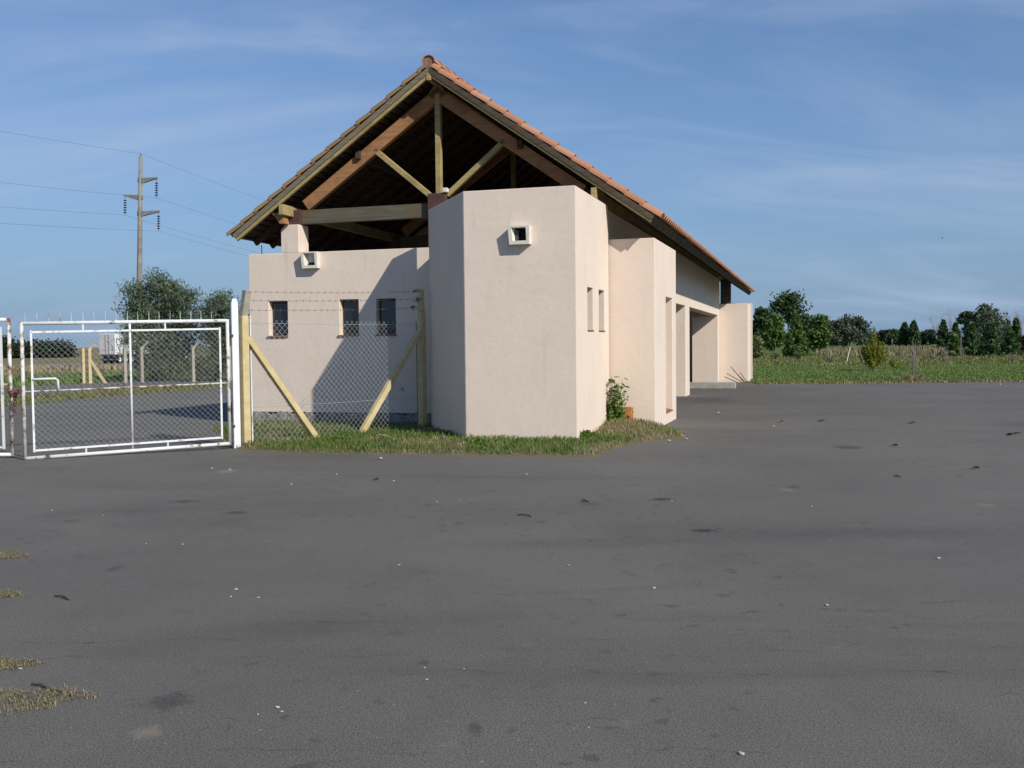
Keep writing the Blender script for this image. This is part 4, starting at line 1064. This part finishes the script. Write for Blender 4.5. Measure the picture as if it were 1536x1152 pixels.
# ------------------------------------------------------------------ verge by the tower
poly_px = [(352, 674.5), (420, 678), (520, 681.5), (640, 682), (760, 684), (850, 685.5), (893, 684), (925, 672), (960, 663), (1000, 660), (1028, 657), (1022, 651), (1002, 646)]
poly = [ground_at(*p)[:2] for p in poly_px] + [wor(.85, 2.72)[:2], wor(-.2, 2.72)[:2], wor(-.6, 2.4)[:2], wor(-2.6, 2.9)[:2], wor(-7.4, 2.75)[:2], wor(-7.6, 1.5)[:2], F0[:2] + np.array([-.32, .12])]
poly = np.array(poly)
def inside(pts, poly):
    x, y = pts[:, 0], pts[:, 1]; r = np.zeros(len(pts), bool); j = len(poly)-1
    for i in range(len(poly)):
        xi, yi = poly[i]; xj, yj = poly[j]
        c = ((yi > y) != (yj > y)) & (x < (xj-xi)*(y-yi)/(yj-yi+1e-12)+xi); r ^= c; j = i
    return r
def edge_dist(pts, poly):
    dm = np.full(len(pts), 1e9)
    for i in range(len(poly)):
        a, b = poly[i], poly[(i+1) % len(poly)]; ab = b-a
        t = np.clip(((pts-a)@ab)/(ab@ab), 0, 1); dm = np.minimum(dm, np.linalg.norm(pts - (a + t[:, None]*ab), axis=1))
    return dm
def vz(pts):
    dd_ = np.where(inside(pts, poly), edge_dist(pts, poly), -edge_dist(pts, poly))
    hump = wor(.38, 2.15)[:2]; hr = np.linalg.norm((pts-hump)/[.62, .6], axis=1)
    return np.clip(dd_*.22, -.03, .055) + .015*np.sin(pts[:, 0]*7)*np.sin(pts[:, 1]*6) * (dd_ > .1) + .15*np.exp(-hr**2)*(dd_ > 0)
x0, y0 = poly.min(0)-.25; x1, y1 = poly.max(0)+.25; stp = .07
gx, gy = np.meshgrid(np.arange(x0, x1, stp), np.arange(y0, y1, stp)); gp_ = np.stack([gx.ravel(), gy.ravel()], 1)
gz = vz(gp_ + rng.normal(0, .012, gp_.shape)); nx = gx.shape[1]; ny = gx.shape[0]
idx = np.arange(nx*ny).reshape(ny, nx); fq = np.stack([idx[:-1, :-1], idx[:-1, 1:], idx[1:, 1:], idx[1:, :-1]], -1).reshape(-1, 4)
fq = fq[(gz[fq] > -.028).any(1)]
vme = np_mesh('grass_verge', np.column_stack([gp_, gz]), fq); vme.polygons.foreach_set('use_smooth', [True]*len(vme.polygons))
put(bpy.data.objects.new('grass_verge', vme), None, M['soil'], kind='structure')
def vpts(n, lo=0.0, hi=9, pred=None):
    p = np.column_stack([rng.uniform(x0, x1, n), rng.uniform(y0, y1, n)])
    p = p[inside(p, poly)]; e_ = edge_dist(p, poly); k = (e_ > lo) & (e_ < hi)
    p = p[k]
    nz_ = np.sin(p[:, 0]*2.1+1)+np.sin(p[:, 1]*2.7+p[:, 0])+np.sin(p[:, 0]*5.3-p[:, 1]*3.1)*.7
    return p, nz_
hump = wor(.5, 1.9)[:2]
p, nz_ = vpts(60000, .06); hr = np.linalg.norm(p-hump, axis=1)
k = (rng.random(len(p)) < np.clip(.66+.40*nz_, .08, 1)) & ((hr > .75) | (rng.random(len(p)) < .25)); p = p[k]
stuff('verge_grass', np.column_stack([p, vz(p)]), .078, .011, X['verge'], 'fresh green grass growing along the foot of the tower', .7)
p, nz_ = vpts(30000, 0); hr = np.linalg.norm(p-hump, axis=1); ed = edge_dist(p, poly)
k = rng.random(len(p)) < np.clip(.15 - .16*nz_ + .7*np.exp(-(hr/.8)**2) + .4*(ed < .12), .04, 1); p = p[k]
stuff('dry_verge_grass', np.column_stack([p, vz(p)]), .07, .009, X['dry'], 'straw-coloured dead grass mixed into the verge by the tower', 1.2)
p, nz_ = vpts(16000, 0); hr = np.linalg.norm(p-hump, axis=1); p = p[(rng.random(len(p)) < .25) | (hr < 1.0)]
stuff('olive_verge_grass', np.column_stack([p, vz(p)]), .08, .010, X['olive'], 'olive green grass mixed into the verge by the tower', .9)
# heap of clippings
c = ground_at(573, 664); n = 900; a = rng.uniform(0, 6.28, n); r = np.abs(rng.normal(0, .15, n))
P = np.column_stack([c[0]+r*np.cos(a)*1.3, c[1]+r*np.sin(a)*.8, .05+.09*np.exp(-(r/.16)**2)*rng.random(n)])
v_, f_ = leaves(P, .055, .16); put(bpy.data.objects.new('clippings', np_mesh('clippings', v_, f_)), None, X['dry'], label='small heap of dry straw clippings on the verge', cat='clippings', kind='stuff')
# leafy shrub in the nook
sp = wor(.16, 2.42); s = empty('leafy_shrub', (sp[0], sp[1], .12), 0, label='leafy green shrub growing in the nook behind the tower', cat='shrub')
m = MB(); tips_ = []
for i in range(13):
    a = rng.uniform(0, 6.28); r = rng.uniform(.03, .17); h = rng.uniform(.35, .86); e_ = np.array([r*math.cos(a), r*math.sin(a), h])
    m.tube([(rng.normal(0, .04), rng.normal(0, .03), -.05), e_*[.6, .6, .5], e_], [.008, .006, .003], 5)
    for tt in np.linspace(.15, 1, 16): tips_.append(e_*[tt**.6, tt**.6, tt] + rng.normal(0, .035, 3))
m.obj('stem', M['bark'], s)
lf = MB()                                       # one leaf shape shared by all leaves
lf.add([(0, 0, 0), (.022, .02, .006), (.024, .045, .004), (0, .075, -.008), (-.024, .045, .004), (-.022, .02, .006), (0, .035, -.003)], [(0, 1, 6), (1, 2, 6), (2, 3, 6), (3, 4, 6), (4, 5, 6), (5, 0, 6)])
lfm = lf.mesh('leaf'); lfm.materials.append(X['shrub'])
for tpt in tips_[:208]:
    o = put(bpy.data.objects.new('leaf', lfm), s); o.location = [float(q) for q in tpt]
    o.rotation_euler = (rng.uniform(-1.1, .6), rng.uniform(-.6, .6), rng.uniform(0, 6.28)); k = rng.uniform(.9, 1.6); o.scale = (k, k, k)
v_, f_ = leaves(np.abs(rng.normal(0, 1, (420, 3)))*[0, 0, .16] + rng.normal(0, 1, (420, 3))*[.10, .09, .02] + [0, 0, .06], .06, .6)
put(bpy.data.objects.new('undergrowth', np_mesh('undergrowth', v_, f_)), s, X['shrub'])
# hollow clay block leaning by the shrub
cb = wor(.35, 2.55); b = empty('clay_block', (cb[0], cb[1], .10), -AX+1.45, label='orange hollow clay block standing behind the leafy shrub', cat='brick')
MB().wall([-.06, -.04, -.008, .008, .04, .06], [0, .02, .10, .115, .20, .22, .30, .32], {(1, 1), (3, 1), (1, 3), (3, 3), (1, 5), (3, 5)}, -.08, .08, ID).obj('body', M['clay_block'], b, weld=True)
# broadleaf weeds scattered on the verge
for i, (px, py, s_, lb) in enumerate(((955, 648, 1.0, 'bright green rosette weed right of the leafy shrub'), (880, 663, 1.1, 'green weed tuft at the tower corner under the narrow windows'), (505, 668, .8, 'broad-leaved weed between the two fence braces'), (720, 674, .9, 'green weed tuft under the tower front wall'))):
    c = ground_at(px, py); w_ = empty('weed', (c[0], c[1], .04), 0, label=lb, cat='weed')
    n = 260; a = rng.uniform(0, 6.28, n); r = np.abs(rng.normal(0, .10*s_, n)); P = np.column_stack([r*np.cos(a)*1.3, r*np.sin(a), .03+.11*s_*rng.random(n)*np.exp(-(r/.16)**2)])
    v_, f_ = leaves(P, .055*s_, .45); put(bpy.data.objects.new('foliage', np_mesh('foliage', v_, f_)), w_, X['shrub' if i != 1 else 'verge'])
# rusty rods sticking out by the far block
rb = wor(.75, 24.1); t = empty('rebar_rods', (rb[0], rb[1], 0), -AX, label='bundle of thin rusty rods sticking up before the far block', cat='rods')
for a, b_ in (((.15, 0, 0), (-.35, -.1, .62)), ((.2, 0, 0), (-.25, -.1, .48)), ((.1, 0, 0), (-.5, 0, .35)), ((-.1, .05, 0), (-.6, .1, .22)), ((.25, 0, 0), (.0, -.1, .4))):
    MB().tube([a, b_], .014, 5).obj('rod', M['rust'], t)

# ------------------------------------------------------------------ litter on the asphalt
def pebble_mesh(seed):
    r_ = random.Random(seed); bm = bmesh.new(); bmesh.ops.create_icosphere(bm, subdivisions=1, radius=1.0)
    for v in bm.verts: v.co = v.co * r_.uniform(.75, 1.15)
    me = bpy.data.meshes.new('pebble'); bm.to_mesh(me); bm.free(); me.materials.append(M['stone']); return me
pm = [pebble_mesh(i) for i in range(4)]
for i, (px, py, r) in enumerate(((354, 885, .016), (346, 896, .014), (387, 897, .012), (416, 1062, .014), (423, 1068, .009), (387, 1072, .008), (598, 848, .014), (853, 849, .018), (981, 883, .016), (1240, 909, .018), (1408, 838, .018),
        (1112, 1132, .018), (571, 689, .045), (667, 678, .04), (883, 1092, .007), (797, 1126, .006), (78, 766, .012), (155, 773, .012), (1218, 760, .014), (274, 817, .011), (219, 816, .009), (60, 995, .011), (30, 1004, .013), (640, 1020, .008), (696, 1004, .007), (637, 1002, .007),
        (878, 1055, .007), (1244, 812, .008), (1008, 752, .012), (790, 712, .02), (345, 705, .025), (318, 703, .02), (437, 727, .02), (690, 751, .014), (655, 753, .014), (1030, 660, .05), (1003, 662, .04), (1077, 620, .05), (1160, 640, .035), (1500, 577, .05), (505, 712, .02), (590, 722, .018))):
    g = ground_at(px, py); o = put(bpy.data.objects.new('pebble', pm[i % 4]), None, None, label='small pale pebble lying loose on the grey asphalt', cat='pebble', group='pebbles scattered on the asphalt')
    o.location = (g[0], g[1], r*.35); r *= .62; o.scale = (r*1.5, r, r*.6); o.rotation_euler = (0, 0, random.uniform(0, 6))
lfb = MB().add([(0, 0, 0), (.03, .02, .012), (.035, .06, .016), (0, .10, .004), (-.035, .06, .018), (-.03, .02, .01), (0, .05, .0)], [(0, 1, 6), (1, 2, 6), (2, 3, 6), (3, 4, 6), (4, 5, 6), (5, 0, 6)]).mesh('dead_leaf'); lfb.materials.append(M['brown_leaf'])
for px, py, k in ((1172, 633, 1.6), (1226, 632, 1.6), (1362, 635, 1.6), (1518, 652, 2.0), (1346, 669, 1.4), (885, 753, 1.0), (568, 720, 1), (1470, 703, 1.2), (1352, 716, .9)):
    g = ground_at(px, py); o = put(bpy.data.objects.new('dead_leaf', lfb), None, None, label='curled brown dead leaf on the grey asphalt', cat='leaf', group='dead leaves on the asphalt')
    o.location = (g[0], g[1], .006); o.scale = (k, k, k); o.rotation_euler = (.1, .1, random.uniform(0, 6))
def stick(pxs, r, label):
    q = [ground_at(*p) for p in pxs]; c = q[0].copy(); m = MB()
    m.tube([(p-c) + np.array([0, 0, r + .01*(i % 2)]) for i, p in enumerate(q)], [r*(1-.12*i) for i in range(len(q))], 6)
    k = (q[1]-c); m.tube([k + [0, 0, r], k + np.array([.05, -.06, r+.015])], [r*.6, r*.3], 5)
    m.obj('stick', M['twig'], None, label=label, cat='stick').location = (c[0], c[1], 0)
stick([(48, 1028), (62, 1031), (78, 1037), (93, 1043)], .006, 'short dark stick beside the largest dead grass patch')
stick([(82, 895), (94, 897), (104, 901)], .006, 'small dark twig lying alone on the asphalt')
stick([(776, 773), (787, 774), (797, 776)], .007, 'short twig on the asphalt in front of the tower')
stick([(1511, 653), (1521, 651), (1531, 650)], .014, 'dark twig at the far right of the asphalt')
for i, (px, py, rx, ry, lb) in enumerate(((22, 1052, .30, .17, 'largest patch of dead grass on the asphalt beside the stick'), (4, 998, .16, .10, 'dead grass patch just beyond the largest one'), (0, 893, .14, .10, 'reddish dead grass patch between two other patches'), (0, 834, .22, .14, 'farthest dead grass patch on the asphalt'))):
    c = ground_at(px, py); n = int(2600*rx); a = rng.uniform(0, 6.28, n); r = np.sqrt(rng.random(n))*(1+.22*np.sin(a*3+i)+.12*np.sin(a*7+1.3*i))
    P = np.column_stack([c[0]+rx*r*np.cos(a), c[1]+ry*r*np.sin(a), np.full(n, .002)])
    v_, f_ = blades(P, .020, .0035, 1.7)
    o = put(bpy.data.objects.new('dead_grass_patch', np_mesh('dead_grass_patch', v_, f_)), None, X['straw'], label=lb, cat='grass', kind='stuff')
    k = n; v_, f_ = blades(P[:k] + rng.normal(0, .012, (k, 3))*[1, 1, 0], .020, .0035, 2.0)
    put(bpy.data.objects.new('straw', np_mesh('straw', v_, f_)), o, X['dry'], kind='stuff')
# a bird far off in the sky
bd = np.array([0, 0, CH]) + (fw + (1413.5-768)/FPX*rt - (357-576)/FPX*up)*70
m = MB(); m.tube([(-.16, 0, 0), (-.08, 0, .01), (.02, 0, .0), (.12, 0, .02), (.17, 0, .02)], [.012, .03, .04, .028, .01], 8)
m.add([(.05, .02, .02), (-.05, .02, .02), (-.08, .22, .09), (-.02, .24, .10), (-.10, .36, .05)], [(0, 1, 2, 3), (3, 2, 4)])
m.add([(.05, -.02, .02), (-.05, -.02, .02), (-.08, -.22, .09), (-.02, -.24, .10), (-.10, -.36, .05)], [(0, 3, 2, 1), (3, 4, 2)])
o = m.obj('bird', M['feather'], None, label='tiny dark bird flying in the open sky above the meadow', cat='bird'); o.location = [float(q) for q in bd]; o.rotation_euler = (0, 0, 1.2)
